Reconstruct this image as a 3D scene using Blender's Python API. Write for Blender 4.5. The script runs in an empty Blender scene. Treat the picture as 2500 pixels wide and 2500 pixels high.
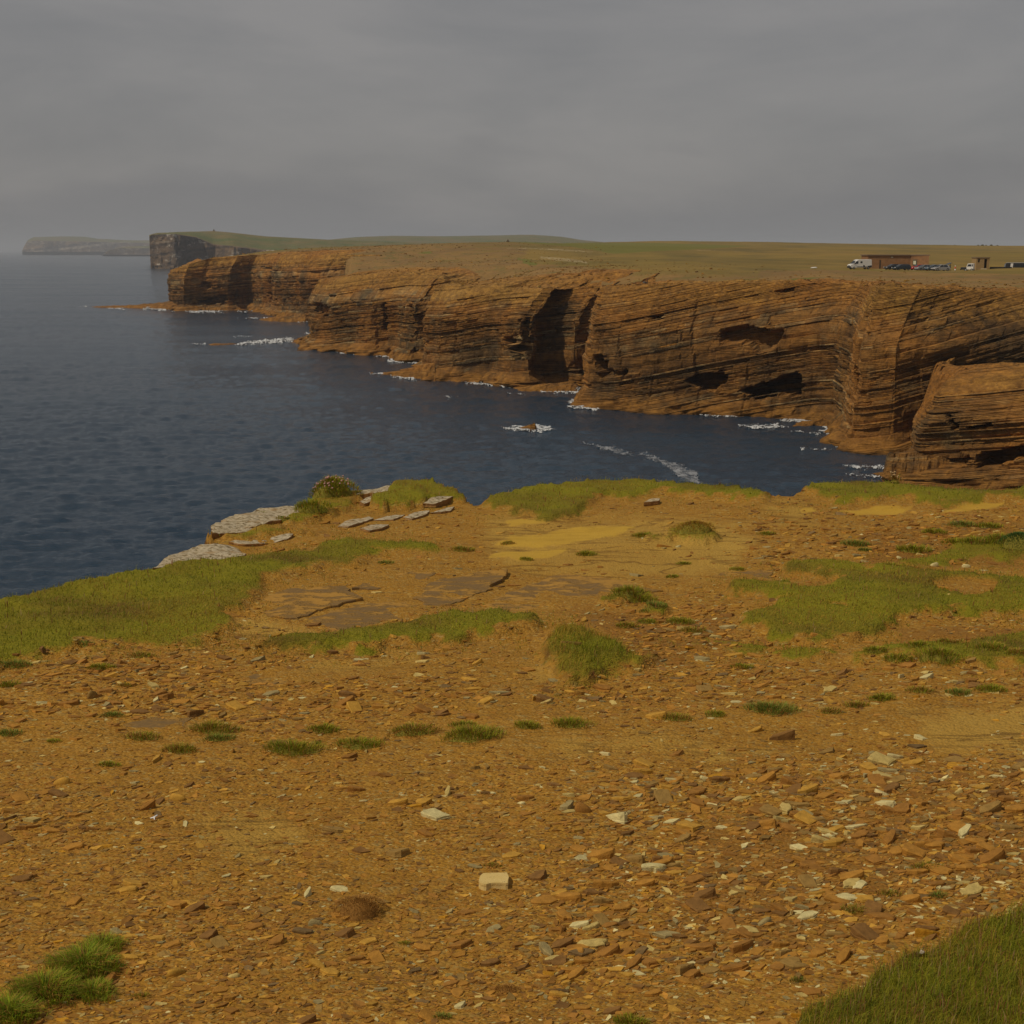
import bpy, math, random
import numpy as np
from mathutils import Vector
random.seed(7); RS = np.random.RandomState(11)
scene = bpy.context.scene
COL = scene.collection

# ------------------------------------------------------------------ camera
F = 1250.0 / math.tan(math.radians(20.0))          # focal length in pixels of the 2500 px photograph
HZ = 612.0                                         # pixel row of the sea horizon
PITCH = math.atan((1250.0 - HZ) / F)
CZ = 30.0                                          # eye height above the sea
cp, sp = math.cos(PITCH), math.sin(PITCH)
cam = bpy.data.cameras.new('camera'); camo = bpy.data.objects.new('camera', cam); COL.objects.link(camo)
cam.sensor_width = 36; cam.lens = 18 / math.tan(math.radians(20.0))
cam.clip_start = 0.1; cam.clip_end = 120000
camo.location = (0, 0, CZ); camo.rotation_euler = (math.pi / 2 - PITCH, 0, 0)
scene.camera = camo

# ------------------------------------------------------------------ sky, sun, exposure
SUN_DIR = Vector((-0.80, -0.40, 1.12)).normalized()     # towards the sun
sun_el = math.asin(SUN_DIR.z); sun_az = math.atan2(SUN_DIR.x, SUN_DIR.y)
world = bpy.data.worlds.new('World'); scene.world = world; world.use_nodes = True
nt = world.node_tree; nt.nodes.clear()
wo = nt.nodes.new('ShaderNodeOutputWorld'); bg = nt.nodes.new('ShaderNodeBackground')
sky = nt.nodes.new('ShaderNodeTexSky'); sky.sky_type = 'NISHITA'; sky.sun_disc = False
sky.sun_elevation = sun_el; sky.sun_rotation = sun_az; sky.dust_density = 3.0; sky.air_density = 1.0
tc = nt.nodes.new('ShaderNodeTexCoord'); mp = nt.nodes.new('ShaderNodeMapping')
mp.inputs['Scale'].default_value = (1.5, 1.5, 5.5); mp.inputs['Location'].default_value = (3.1, 0.4, 0.25)
n1 = nt.nodes.new('ShaderNodeTexNoise'); n1.inputs['Scale'].default_value = 2.2; n1.inputs['Detail'].default_value = 7
n1.inputs['Roughness'].default_value = 0.55; n1.inputs['Distortion'].default_value = 0.35
cr = nt.nodes.new('ShaderNodeValToRGB')
cr.color_ramp.elements[0].position = 0.36; cr.color_ramp.elements[0].color = (4.6, 4.5, 4.5, 1)
cr.color_ramp.elements[1].position = 0.62; cr.color_ramp.elements[1].color = (6.2, 5.9, 5.7, 1)
mx = nt.nodes.new('ShaderNodeMix'); mx.data_type = 'RGBA'; mx.inputs[0].default_value = 0.82
L = nt.links.new
L(tc.outputs['Generated'], mp.inputs['Vector']); L(mp.outputs['Vector'], n1.inputs['Vector'])
L(n1.outputs['Fac'], cr.inputs['Fac']); L(sky.outputs['Color'], mx.inputs[6]); L(cr.outputs['Color'], mx.inputs[7])
# a darker cloud bank lies low above the horizon
sx3 = nt.nodes.new('ShaderNodeSeparateXYZ'); L(tc.outputs['Generated'], sx3.inputs[0])
n2 = nt.nodes.new('ShaderNodeTexNoise'); n2.inputs['Scale'].default_value = 5.0; n2.inputs['Detail'].default_value = 6
mp2 = nt.nodes.new('ShaderNodeMapping'); mp2.inputs['Scale'].default_value = (1, 1, 3.5); L(tc.outputs['Generated'], mp2.inputs['Vector']); L(mp2.outputs['Vector'], n2.inputs['Vector'])
ma = nt.nodes.new('ShaderNodeMath'); ma.operation = 'MULTIPLY_ADD'; L(n2.outputs['Fac'], ma.inputs[0]); ma.inputs[1].default_value = 0.20; L(sx3.outputs['Z'], ma.inputs[2])
rb2 = nt.nodes.new('ShaderNodeValToRGB'); rb2.color_ramp.elements[0].position = 0.125; rb2.color_ramp.elements[0].color = (1, 1, 1, 1); rb2.color_ramp.elements[1].position = 0.16; rb2.color_ramp.elements[1].color = (0, 0, 0, 1)
L(ma.outputs[0], rb2.inputs['Fac'])
mm = nt.nodes.new('ShaderNodeMath'); mm.operation = 'MULTIPLY'; L(rb2.outputs['Color'], mm.inputs[0]); mm.inputs[1].default_value = 0.75
mx2 = nt.nodes.new('ShaderNodeMix'); mx2.data_type = 'RGBA'; L(mm.outputs[0], mx2.inputs[0]); L(mx.outputs[2], mx2.inputs[6]); mx2.inputs[7].default_value = (3.9, 3.85, 3.9, 1)
L(mx2.outputs[2], bg.inputs['Color']); bg.inputs['Strength'].default_value = 0.10
L(bg.outputs['Background'], wo.inputs['Surface'])
sl = bpy.data.lights.new('sun', 'SUN'); sl.energy = 4.6; sl.angle = math.radians(0.6); sl.color = (1.0, 0.87, 0.68)
so = bpy.data.objects.new('sun', sl); COL.objects.link(so)
so.rotation_euler = SUN_DIR.to_track_quat('Z', 'Y').to_euler(); so.location = (-50, -50, 120)
scene.view_settings.view_transform = 'Standard'; scene.view_settings.look = 'None'
scene.view_settings.gamma = 1.0; scene.view_settings.use_curve_mapping = False
scene.view_settings.exposure = -1.1
scene.render.engine = 'CYCLES'
cy = scene.cycles
cy.use_denoising = True
try: cy.denoiser = 'OPENIMAGEDENOISE'
except Exception: pass
cy.max_bounces = 6; cy.diffuse_bounces = 3; cy.glossy_bounces = 3; cy.transparent_max_bounces = 8; cy.volume_bounces = 0
cy.sample_clamp_indirect = 6

# ------------------------------------------------------------------ pixel <-> world
def ray(px, py):
    a = (np.asarray(px, float) - 1250) / F; b = (1250 - np.asarray(py, float)) / F
    return a, cp + b * sp, -sp + b * cp
def on_z(px, py, z=0.0):
    a, b, c = ray(px, py); t = (z - CZ) / c
    return a * t, b * t
def z_at(px, py, y):
    a, b, c = ray(px, py); return CZ + c / b * y
def x_at(px, py, y):
    a, b, c = ray(px, py); return a / b * y
def project(x, y, z):
    d = y * cp - (z - CZ) * sp
    u = y * sp + (z - CZ) * cp
    return 1250 + F * x / d, 1250 - F * u / d

# ------------------------------------------------------------------ noise
def _h(ix, iy, iz, s):
    n = (ix * 374761393 + iy * 668265263 + iz * 2147483647 + s * 1274126177) & 0xFFFFFFFF
    n = ((n ^ (n >> 13)) * 1274126177) & 0xFFFFFFFF
    n = ((n ^ (n >> 16)) * 2246822519) & 0xFFFFFFFF
    return ((n ^ (n >> 15)) & 0xFFFF) / 65535.0
def hsh(ix, iy=0, s=0):
    return _h(np.asarray(ix).astype(np.int64), np.asarray(iy).astype(np.int64), np.int64(0), s)
def vn(x, y, s=0):
    x = np.asarray(x, float); y = np.asarray(y, float)
    ix = np.floor(x).astype(np.int64); iy = np.floor(y).astype(np.int64)
    fx = x - ix; fy = y - iy; fx = fx * fx * (3 - 2 * fx); fy = fy * fy * (3 - 2 * fy); z = np.int64(0)
    a = _h(ix, iy, z, s); b = _h(ix + 1, iy, z, s); c = _h(ix, iy + 1, z, s); d = _h(ix + 1, iy + 1, z, s)
    return (a * (1 - fx) + b * fx) * (1 - fy) + (c * (1 - fx) + d * fx) * fy
def fbm(x, y, o=4, s=0):
    r = 0; a = 0.5; t = 0
    for k in range(o):
        r = r + a * vn(x * 2 ** k, y * 2 ** k, s + k); t += a; a *= 0.5
    return r / t * 2 - 1                              # about -1..1
def sst(a, b, x):
    t = np.clip((x - a) / (b - a), 0, 1); return t * t * (3 - 2 * t)
def sdf(x, y, poly):                                  # signed distance, positive inside
    p = np.asarray(poly, float); q = np.roll(p, -1, 0)
    d = np.full(np.shape(x), 1e18); ins = np.zeros(np.shape(x), bool)
    for (x0, y0), (x1, y1) in zip(p, q):
        ex, ey = x1 - x0, y1 - y0; l = ex * ex + ey * ey + 1e-12
        t = np.clip(((x - x0) * ex + (y - y0) * ey) / l, 0, 1)
        d = np.minimum(d, (x - x0 - t * ex) ** 2 + (y - y0 - t * ey) ** 2)
        c = ((y0 > y) != (y1 > y)) & (x < ex * (y - y0) / (ey if ey else 1e-9) + x0)
        ins ^= c
    d = np.sqrt(d); return np.where(ins, d, -d)

# ------------------------------------------------------------------ mesh helpers
def mesh(name, verts, faces, mat=None, smooth=False, attrs=None, col=None):
    """faces: (n,3)/(n,4) arrays, or a list of such, or a list of tuples"""
    v = np.asarray(verts, np.float32).reshape(-1, 3)
    if isinstance(faces, np.ndarray): faces = [faces]
    if len(faces) and isinstance(faces[0], np.ndarray) and faces[0].ndim == 2:
        li = np.concatenate([f.ravel() for f in faces]).astype(np.int32)
        lt = np.concatenate([np.full(len(f), f.shape[1]) for f in faces]).astype(np.int32)
    else:
        li = np.array([i for f in faces for i in f], np.int32); lt = np.array([len(f) for f in faces], np.int32)
    ls = np.concatenate([[0], np.cumsum(lt)[:-1]]).astype(np.int32)
    m = bpy.data.meshes.new(name)
    m.vertices.add(len(v)); m.loops.add(len(li)); m.polygons.add(len(lt))
    m.vertices.foreach_set('co', v.ravel()); m.loops.foreach_set('vertex_index', li)
    m.polygons.foreach_set('loop_start', ls); m.polygons.foreach_set('loop_total', lt)
    m.polygons.foreach_set('use_smooth', np.full(len(lt), bool(smooth)))
    m.update(calc_edges=True)
    for k, a in (attrs or {}).items():
        at = m.attributes.new(k, 'FLOAT', 'POINT'); at.data.foreach_set('value', np.asarray(a, np.float32).ravel())
    if col is not None:
        at = m.attributes.new('col', 'FLOAT_COLOR', 'POINT')
        c = np.asarray(col, np.float32)
        if c.shape[1] == 3: c = np.concatenate([c, np.ones((len(c), 1), np.float32)], 1)
        at.data.foreach_set('color', c.ravel())
    if mat: m.materials.append(mat)
    return m
def link(name, m, parent=None, loc=None, rot=None, scale=None):
    o = bpy.data.objects.new(name, m); COL.objects.link(o)
    if parent: o.parent = parent
    if loc is not None: o.location = loc
    if rot is not None: o.rotation_euler = rot
    if scale is not None: o.scale = scale
    return o
def tag(o, label=None, cat=None, group=None, kind=None):
    if label: o['label'] = label
    if cat: o['category'] = cat
    if group: o['group'] = group
    if kind: o['kind'] = kind
    return o
def grid_faces(nu, nv, wrap=False):
    i = np.arange(nu if wrap else nu - 1); j = np.arange(nv - 1)
    I, J = np.meshgrid(i, j, indexing='ij'); I2 = (I + 1) % nu
    return np.stack([I * nv + J, I2 * nv + J, I2 * nv + J + 1, I * nv + J + 1], -1).reshape(-1, 4)

# ------------------------------------------------------------------ materials
class NB:
    """tiny node builder"""
    def __init__(s, name, rough=0.9, spec=0.2):
        s.m = bpy.data.materials.new(name); s.m.use_nodes = True; s.t = s.m.node_tree; s.t.nodes.clear()
        s.o = s.n('ShaderNodeOutputMaterial'); s.b = s.n('ShaderNodeBsdfPrincipled')
        s.b.inputs['Roughness'].default_value = rough; s.b.inputs['Specular IOR Level'].default_value = spec
        s.l(s.b.outputs[0], s.o.inputs['Surface'])
        s.pos = s.n('ShaderNodeNewGeometry').outputs['Position']
    def n(s, t): return s.t.nodes.new(t)
    def l(s, a, b): s.t.links.new(a, b)
    def s_(s, sock, v):
        if hasattr(v, 'is_linked'): s.l(v, sock)
        else: sock.default_value = v
    def map(s, scale, rot=(0, 0, 0), vec=None):
        k = s.n('ShaderNodeMapping'); k.inputs['Scale'].default_value = scale; k.inputs['Rotation'].default_value = rot
        s.l(vec or s.pos, k.inputs['Vector']); return k.outputs[0]
    def noise(s, scale, det=4, rough=0.55, vec=None, dist=0):
        k = s.n('ShaderNodeTexNoise'); k.inputs['Scale'].default_value = scale; k.inputs['Detail'].default_value = det
        k.inputs['Roughness'].default_value = rough; k.inputs['Distortion'].default_value = dist
        s.l(vec or s.pos, k.inputs['Vector']); return k.outputs['Fac']
    def voro(s, scale, vec=None, feat='F1', out='Distance'):
        k = s.n('ShaderNodeTexVoronoi'); k.feature = feat; k.inputs['Scale'].default_value = scale
        s.l(vec or s.pos, k.inputs['Vector']); return k.outputs[out]
    def attr(s, name, out='Fac'):
        k = s.n('ShaderNodeAttribute'); k.attribute_name = name; return k.outputs[out]
    def ramp(s, f, stops, interp='LINEAR'):
        k = s.n('ShaderNodeValToRGB'); e = k.color_ramp.elements; k.color_ramp.interpolation = interp
        while len(e) < len(stops): e.new(0.5)
        for q, (p, c) in zip(e, stops):
            q.position = p; q.color = (c, c, c, 1) if not hasattr(c, '__len__') else (*c, 1)
        s.l(f, k.inputs[0]); return k.outputs[0]
    def mix(s, f, a, b, mode='MIX'):
        k = s.n('ShaderNodeMix'); k.data_type = 'RGBA'; k.blend_type = mode
        s.s_(k.inputs[0], f)
        s.s_(k.inputs[6], (*a, 1) if isinstance(a, tuple) else a); s.s_(k.inputs[7], (*b, 1) if isinstance(b, tuple) else b)
        return k.outputs[2]
    def math(s, op, a, b=0.0, clamp=False):
        k = s.n('ShaderNodeMath'); k.operation = op; k.use_clamp = clamp; s.s_(k.inputs[0], a); s.s_(k.inputs[1], b); return k.outputs[0]
    def bump(s, h, strength=0.5, dist=0.02, prev=None):
        k = s.n('ShaderNodeBump'); k.inputs['Strength'].default_value = strength; k.inputs['Distance'].default_value = dist
        s.l(h, k.inputs['Height'])
        if prev: s.l(prev, k.inputs['Normal'])
        return k.outputs[0]
    def done(s, col, nrm=None, rough=None):
        s.s_(s.b.inputs['Base Color'], (*col, 1) if isinstance(col, tuple) else col)
        if nrm: s.l(nrm, s.b.inputs['Normal'])
        if rough is not None: s.s_(s.b.inputs['Roughness'], rough)
        return s.m
def plain(name, c, rough=0.6, spec=0.3, metal=0.0, var=0.12, scale=3.0):
    b = NB(name, rough, spec); b.b.inputs['Metallic'].default_value = metal
    n = b.noise(scale, 5)
    return b.done(b.mix(n, tuple(x * (1 - var) for x in c), tuple(min(1, x * (1 + var)) for x in c)))
# ================================================================== SEA
def sea_material():
    b = NB('sea_water', 0.12, 0.5); b.b.inputs['IOR'].default_value = 1.33
    w = b.map((1, 1.9, 1), (0, 0, math.radians(-14)))
    nrm = b.bump(b.noise(1.6, 4, 0.6, w, 0.8), 0.8, 0.25)
    slick = b.ramp(b.noise(0.012, 4, 0.55, b.map((0.5, 1.6, 1), (0, 0, 0.5)), 1.0), [(0.42, 0), (0.66, 1)])
    col = b.mix(slick, (0.015, 0.037, 0.066), (0.026, 0.050, 0.080))
    return b.done(col, nrm, b.mix(slick, (0.12,) * 3, (0.2,) * 3))
M_SEA = sea_material()
def sea_height(x, y):
    d = np.hypot(x, y)
    c_, s_ = math.cos(0.25), math.sin(0.25); u = c_ * x + s_ * y; v = -s_ * x + c_ * y
    h = 0.16 * fbm(u / 16, v / 8, 2, 600) + 0.15 * fbm(u / 5, v / 2.2, 2, 601) + 0.21 * fbm(u / 2.1, v / 0.95, 2, 602)
    gust = 0.65 + 0.7 * vn(x / 70 + 3, y / 45, 603)
    return h * gust * (1 - sst(900, 2600, d))
cs = np.concatenate([[-90000, -30000, -12000, -5000, -2200, -1000, -500], np.arange(-160, 2665, 5.6), [3000, 3600, 5000, 9000, 20000, 60000]])
rw = np.concatenate([[612.55, 613.2, 614, 615, 617, 619, 622, 626, 631], np.arange(636, 1500, 2.4), [1540, 1620, 1800, 2200, 3000, 5000]])
P_, Q_ = np.meshgrid(cs, rw, indexing='ij'); X, Y = on_z(P_, Q_)
SV = np.stack([X, Y, sea_height(X, Y)], -1).reshape(-1, 3); SF = grid_faces(len(cs), len(rw))[:, ::-1]
k0 = len(SV); yb = float(Y[0, -1]); SV = np.concatenate([SV, [(-30000, yb, -0.3), (30000, yb, -0.3), (30000, -5000, -0.3), (-30000, -5000, -0.3)]])
tag(link('sea', mesh('sea', SV, [SF, np.array([[k0 + 3, k0 + 2, k0 + 1, k0]])], M_SEA, True)), kind='structure')

# ================================================================== CLIFFS
beds_t = []
rb = random.Random(5)
z_ = -60.0
while z_ < 110:
    r = rb.random()
    t = rb.uniform(0.18, 0.4) if r < 0.5 else (rb.uniform(0.4, 0.9) if r < 0.85 else rb.uniform(1.2, 2.6))
    beds_t.append((z_, t)); z_ += t
BED_Z = np.array([q[0] for q in beds_t]); BED_T = np.array([q[1] for q in beds_t])
BED_R = RS.rand(len(BED_Z)); BED_C = RS.rand(len(BED_Z))
BED_O = (BED_R - 0.5) * 0.9 + 0.35 * np.sin(np.arange(len(BED_Z)) * 0.37)

def cliff_material():
    b = NB('cliff_rock', 0.9, 0.15)
    bed = b.attr('bed'); top = b.attr('top'); foot = b.attr('foot')
    nz = b.noise(0.5, 6, 0.65); nz2 = b.noise(0.06, 4, 0.6)
    lay = b.map((0.12, 0.12, 3.4), (0, math.radians(-11.5), 0)); nl = b.noise(1.0, 5, 0.7, lay)
    base = b.ramp(bed, [(0.0, (0.07, 0.05, 0.032)), (0.14, (0.16, 0.10, 0.050)), (0.32, (0.26, 0.155, 0.065)), (0.5, (0.33, 0.205, 0.085)),
                        (0.64, (0.21, 0.145, 0.08)), (0.76, (0.17, 0.15, 0.115)), (0.84, (0.37, 0.22, 0.075)), (0.93, (0.42, 0.37, 0.27)), (1.0, (0.14, 0.125, 0.10))])
    base = b.mix(b.ramp(nl, [(0.44, 0), (0.64, 0.6)]), base, (0.085, 0.055, 0.032))
    thin = b.noise(1.0, 4, 0.65, b.map((0.07, 0.07, 8.5), (0, math.radians(-11.5), 0)), 0.3)
    base = b.mix(b.ramp(thin, [(0.50, 0), (0.60, 0.7)]), base, (0.060, 0.042, 0.028))
    base = b.mix(b.ramp(thin, [(0.30, 0.55), (0.40, 0.0)]), base, (0.40, 0.30, 0.16))
    base = b.mix(b.ramp(nz2, [(0.42, 0.0), (0.64, 0.6)]), base, (0.38, 0.20, 0.06))
    dark = b.ramp(b.noise(0.07, 5, 0.62, b.map((1, 1, 0.6))), [(0.50, 0.0), (0.66, 0.7)])
    base = b.mix(dark, base, (0.072, 0.062, 0.05))
    gr = b.ramp(b.noise(0.13, 4, 0.6, b.map((1, 1, 1.6))), [(0.62, 0), (0.72, 0.4)])
    base = b.mix(gr, base, (0.24, 0.225, 0.17))
    orange = b.ramp(b.math('ADD', top, b.math('MULTIPLY', b.math('SUBTRACT', nz, 0.5), 1.2)), [(0.4, 0), (0.8, 0.75)])
    oc = b.mix(b.ramp(b.noise(0.03, 4), [(0.42, 0), (0.62, 1)]), (0.36, 0.185, 0.05), (0.40, 0.27, 0.09))
    oc = b.mix(b.ramp(b.noise(1.3, 5, 0.7, b.map((1, 1, 2))), [(0.42, 0.0), (0.62, 0.75)]), oc, (0.13, 0.08, 0.04))
    base = b.mix(orange, base, oc)
    fo = b.ramp(b.math('ADD', foot, b.math('MULTIPLY', b.math('SUBTRACT', nz, 0.5), 0.8)), [(0.35, 0), (0.7, 0.8)])
    fc = b.mix(b.noise(0.25, 4), (0.16, 0.085, 0.035), (0.33, 0.20, 0.06))
    base = b.mix(fo, base, fc)
    wet = b.ramp(foot, [(0.93, 0), (0.99, 0.75)])
    base = b.mix(wet, base, (0.05, 0.035, 0.025))
    base = b.mix(1.0, base, b.ramp(nz, [(0.25, (0.55, 0.46, 0.33)), (0.75, (1.70, 1.38, 0.84))]), 'MULTIPLY')
    n = b.bump(b.math('ADD', b.noise(1.6, 6, 0.7, b.map((1, 1, 2.2))), b.math('MULTIPLY', nl, 0.9)), 0.9, 0.35)
    n = b.bump(thin, 0.8, 0.5, n)
    return b.done(base, n)
M_CLIFF = cliff_material()

DIP = 0.205
def bed_of(x, y, z, dip):
    return z - dip * x - 0.02 * y + 0.3 * fbm(x * 0.02, y * 0.02, 2, 91)
RIMS = []
def build_cliff(name, cols, setback=8.0, dip=DIP, amp=1.0, caves=(), inland=26.0, idir=(0.5, 0.86), apron=3.2, res=1.75, seed=1, joints=1.0, topfrac=0.36, bs=1.0):
    c = np.array([q[:3] for q in cols], float)
    bx, by = on_z(c[:, 0], c[:, 1])
    sb = np.array([q[3] if len(q) > 3 else setback for q in cols], float)
    seg = np.hypot(np.diff(bx), np.diff(by)); s = np.concatenate([[0], np.cumsum(seg)])
    # resample
    us = [0.0]
    while us[-1] < s[-1]:
        y = np.interp(us[-1], s, by); us.append(us[-1] + max(0.05, res * y / 1406.0))
    u = np.array(us[:-1] + [s[-1]]); nu = len(u)
    px = np.interp(u, s, c[:, 0]); rim = np.interp(u, s, c[:, 2]); sbk = np.interp(u, s, sb)
    x0 = np.interp(u, s, bx); y0 = np.interp(u, s, by)
    # smoothed tangent
    w = 1.0
    tx = np.interp(u + w, s, bx) - np.interp(u - w, s, bx); ty = np.interp(u + w, s, by) - np.interp(u - w, s, by)
    l = np.hypot(tx, ty) + 1e-9; ox, oy = ty / l, -tx / l               # outward (seaward) normal
    ddx, ddy = idir
    xr, yr = x0 - ox * 0.14 * sbk + ddx * 0.86 * sbk, y0 - oy * 0.14 * sbk + ddy * 0.86 * sbk
    zr = z_at(px, rim, yr)
    rr = np.stack([xr, yr, zr], 1)[::max(1, nu // 24)]; RIMS.append(rr[rr[:, 2] > 10])
    nin = 18
    # rows of the mesh follow the beds, so every ledge keeps a clean edge along the bedding
    off = -dip * x0 - 0.02 * y0 + 0.3 * fbm(x0 * 0.02, y0 * 0.02, 2, 91)
    lo_b, hi_b = np.min(off - 0.06 * zr) * bs, np.max(off + zr) * bs
    lev = [lo_b - 1]
    for zb_, tb_ in beds_t:
        if lo_b - tb_ < zb_ < hi_b + tb_:
            fr_ = (0.03, 0.30, 0.96) if tb_ < 0.45 else ((0.02, 0.16, 0.55, 0.97) if tb_ < 1.0 else (0.02, 0.10, 0.35, 0.65, 0.98))
            lev += [zb_ + tb_ * q for q in fr_]
    lev = np.array(lev + [hi_b + 5])
    Z = np.clip(lev[None, :] / bs - off[:, None], -0.06 * zr[:, None], zr[:, None])
    V = Z / zr[:, None]; U = u[:, None] + 0 * Z; nv = len(lev)
    sB = sbk[:, None]
    tf = 1 - topfrac
    prof = np.where(V < tf, 0.14 * np.clip(V / tf, 0, 1), 0.14 + 0.86 * (np.clip((V - tf) / topfrac, 0, 1)) ** 1.25) * sB
    ap = apron * np.clip(1 - V * zr[:, None] / 3.2, 0, 1.3) * (0.55 + 0.9 * vn(U * 0.13, U * 0 + 3, seed + 40))
    pf = np.minimum(prof, 0.14 * sB); pt = prof - pf
    X = x0[:, None] - ox[:, None] * pf + ddx * pt; Y = y0[:, None] - oy[:, None] * pf + ddy * pt
    b = (Z + off[:, None]) * bs; bi = np.clip(np.searchsorted(BED_Z, b) - 1, 0, len(BED_Z) - 1)
    fr = (b - BED_Z[bi]) / BED_T[bi]
    warp = U + 0.06 * Z + 0.9 * (fbm(U * 0.08, Z * 0.15, 3, seed + 3))
    wid = 2.0 + 6.0 * BED_R[bi] * np.clip(BED_T[bi], 0.3, 1.5)
    blk = hsh(np.floor(warp / wid + BED_C[bi] * 7), bi, seed)
    d = BED_O[bi] * 0.80 + (blk - 0.5) * 0.65 * np.clip(BED_T[bi] * 1.6, 0.4, 1.3)
    d = d / (0.4 + 0.6 * bs)
    d -= 0.34 * np.exp(-(fr / 0.14) ** 2)                                     # recessed joint between beds
    # big joint-bounded buttresses, slightly slanting
    for wd, am, sd in ((14.0, 1.2, 5), (6.1, 0.55, 6), (2.6, 0.34, 7)):
        q = (U + 0.10 * Z + 1.3 * fbm(Z * 0.12, U * 0.01, 2, seed + sd)) / wd
        k = np.floor(q); f = q - k
        hv = hsh(k, np.floor(Z / (wd * 1.6) + 0.5 * hsh(k, 0, sd)), seed + sd)
        d += joints * am * (hv - 0.5) * (1 - 0.6 * sst(tf, 1, V))
        d -= joints * 0.35 * am * np.exp(-((f - 0.02) / 0.035) ** 2) * (hsh(k, 3, seed + sd) > 0.55)
    d += 0.9 * fbm(U * 0.05, Z * 0.09, 3, seed + 9) + 0.14 * fbm(U * 1.1, Z * 1.7, 3, seed + 10)
    d *= amp
    d *= 1 - 0.35 * sst(0.9, 1, V)
    d = d * (0.45 + 0.55 * sst(-0.02, 0.10, V)) + ap * (0.6 + 0.8 * vn(U * 0.5, Z * 1.1, seed + 77))
    PX, PY = project(X, Y, Z)
    jx = 9 * (blk - 0.5) + 5 * (hsh(np.floor(U / 1.1), bi, seed + 31) - 0.5); jy = 6 * (hsh(np.floor(U / 2.3), bi, seed + 32) - 0.5)
    for poly, dep in caves:
        sd = sdf(PX + jx, PY + jy, poly)
        d = np.where(sd > 0, d - dep * sst(0, 5.0, sd), d)
    X = X + ox[:, None] * d; Y = Y + oy[:, None] * d
    # strip over the rim, running inland
    k = (np.arange(1, nin + 1) / nin) ** 1.5 * inland
    K = k[None, :] + 0 * u[:, None]
    bl = sst(0, 4.0, K)
    dx = ddx; dy = ddy
    XI = X[:, -1:] + dx * K; YI = Y[:, -1:] + dy * K
    base_attr = np.clip(BED_C[bi] * 0.95 + 0.30 * (blk - 0.5) + 0.03, 0, 1)
    return dict(name=name, X=X, Y=Y, Z=Z, XI=XI, YI=YI, zr=zr, K=K, V=V, bedc=base_attr, dip=dip, bs=bs, tf=tf, inland=inland, nu=nu, seed=seed)

def finish_cliff(w, Lf, extra_top=0.0):
    X, Y, Z = w['X'], w['Y'], w['Z']; XI, YI, K = w['XI'], w['YI'], w['K']
    LI = Lf(XI, YI)
    a = sst(0, 10.0, K)
    bI = bed_of(XI, YI, LI, w['dip'])
    step = (hsh(np.floor(bI / 0.5), 1, 3) - 0.5) * 0.7 + 0.5 * fbm(XI * 0.2, YI * 0.2, 4, 22) + 0.35 * (hsh(np.floor(XI / 1.4 + fbm(XI * 0.1, YI * 0.1, 2, 4)), np.floor(YI / 2.1), 7) - 0.5)
    ZI = Z[:, -1:] * (1 - a) + LI * a + step * sst(0, 1.5, K) * (1 - sst(0.55, 0.9, K / w['inland'])) + 0.05 - 1.2 * sst(0.86, 1.0, K / w['inland'])
    tt = np.linspace(0, 1, w['nu'])[:, None]; ZI = ZI - 2.2 * (1 - sst(0.0, 0.10, np.minimum(tt, 1 - tt))) * sst(0, 6, K)
    XA = np.concatenate([X, XI], 1); YA = np.concatenate([Y, YI], 1); ZA = np.concatenate([Z, ZI], 1)
    bi = np.clip(np.searchsorted(BED_Z, bI) - 1, 0, len(BED_Z) - 1)
    bed = np.concatenate([w['bedc'], BED_C[bi]], 1)
    top = np.concatenate([sst(w['tf'] - 0.02, 1.0, w['V']), np.ones_like(ZI)], 1)
    foot = np.concatenate([1 - np.clip(Z / 4.4, 0, 1), np.zeros_like(ZI)], 1)
    nv = XA.shape[1]
    m = mesh(w['name'], np.stack([XA, YA, ZA], -1), grid_faces(w['nu'], nv), M_CLIFF, False,
             dict(bed=bed.ravel(), top=top.ravel(), foot=foot.ravel()))
    return tag(link(w['name'], m), kind='structure')

C_A = [(520, 738, 640, 2), (440, 742, 656, 2), (417, 746, 660, 2), (415, 752, 658, 2), (424, 756, 654, 3), (450, 759, 646, 5), (500, 758, 628), (560, 758, 626), (612, 756, 622), (655, 764, 622), (664, 770, 622), (720, 776, 622), (728, 778, 622), (780, 782, 622), (900, 785, 622)]
CAVE_A = [([(480, 735), (500, 728), (545, 715), (556, 722), (548, 745), (505, 745)], 5), ([(480, 700), (495, 688), (515, 690), (520, 700), (505, 708)], 2.5), ([(646, 650), (660, 648), (664, 745), (648, 742)], 6), ([(572, 712), (584, 700), (582, 738), (574, 745)], 4)]
C_B = [(900, 800, 690, 4), (800, 805, 690, 4), (757, 838, 684, 5), (762, 852, 678), (800, 857, 674), (860, 860, 668), (900, 866, 668), (960, 868, 672), (1000, 884, 680), (1040, 884, 684), (1120, 880, 686)]
CAVE_B = [([(752, 745), (775, 735), (795, 748), (785, 770), (758, 768)], 3), ([(928, 745), (938, 735), (945, 800), (935, 815)], 3), ([(1000, 745), (1012, 742), (1018, 860), (1004, 865)], 2.5)]
C_C = [(1170, 870, 700, 4), (1075, 880, 700, 5), (1035, 905, 700, 6), (1028, 915, 700, 7), (1060, 926, 698), (1120, 930, 700), (1190, 932, 702), (1250, 944, 706), (1290, 948, 704), (1310, 938, 702), (1370, 940, 700), (1400, 945, 700), (1440, 942, 698), (1500, 940, 696)]
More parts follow.
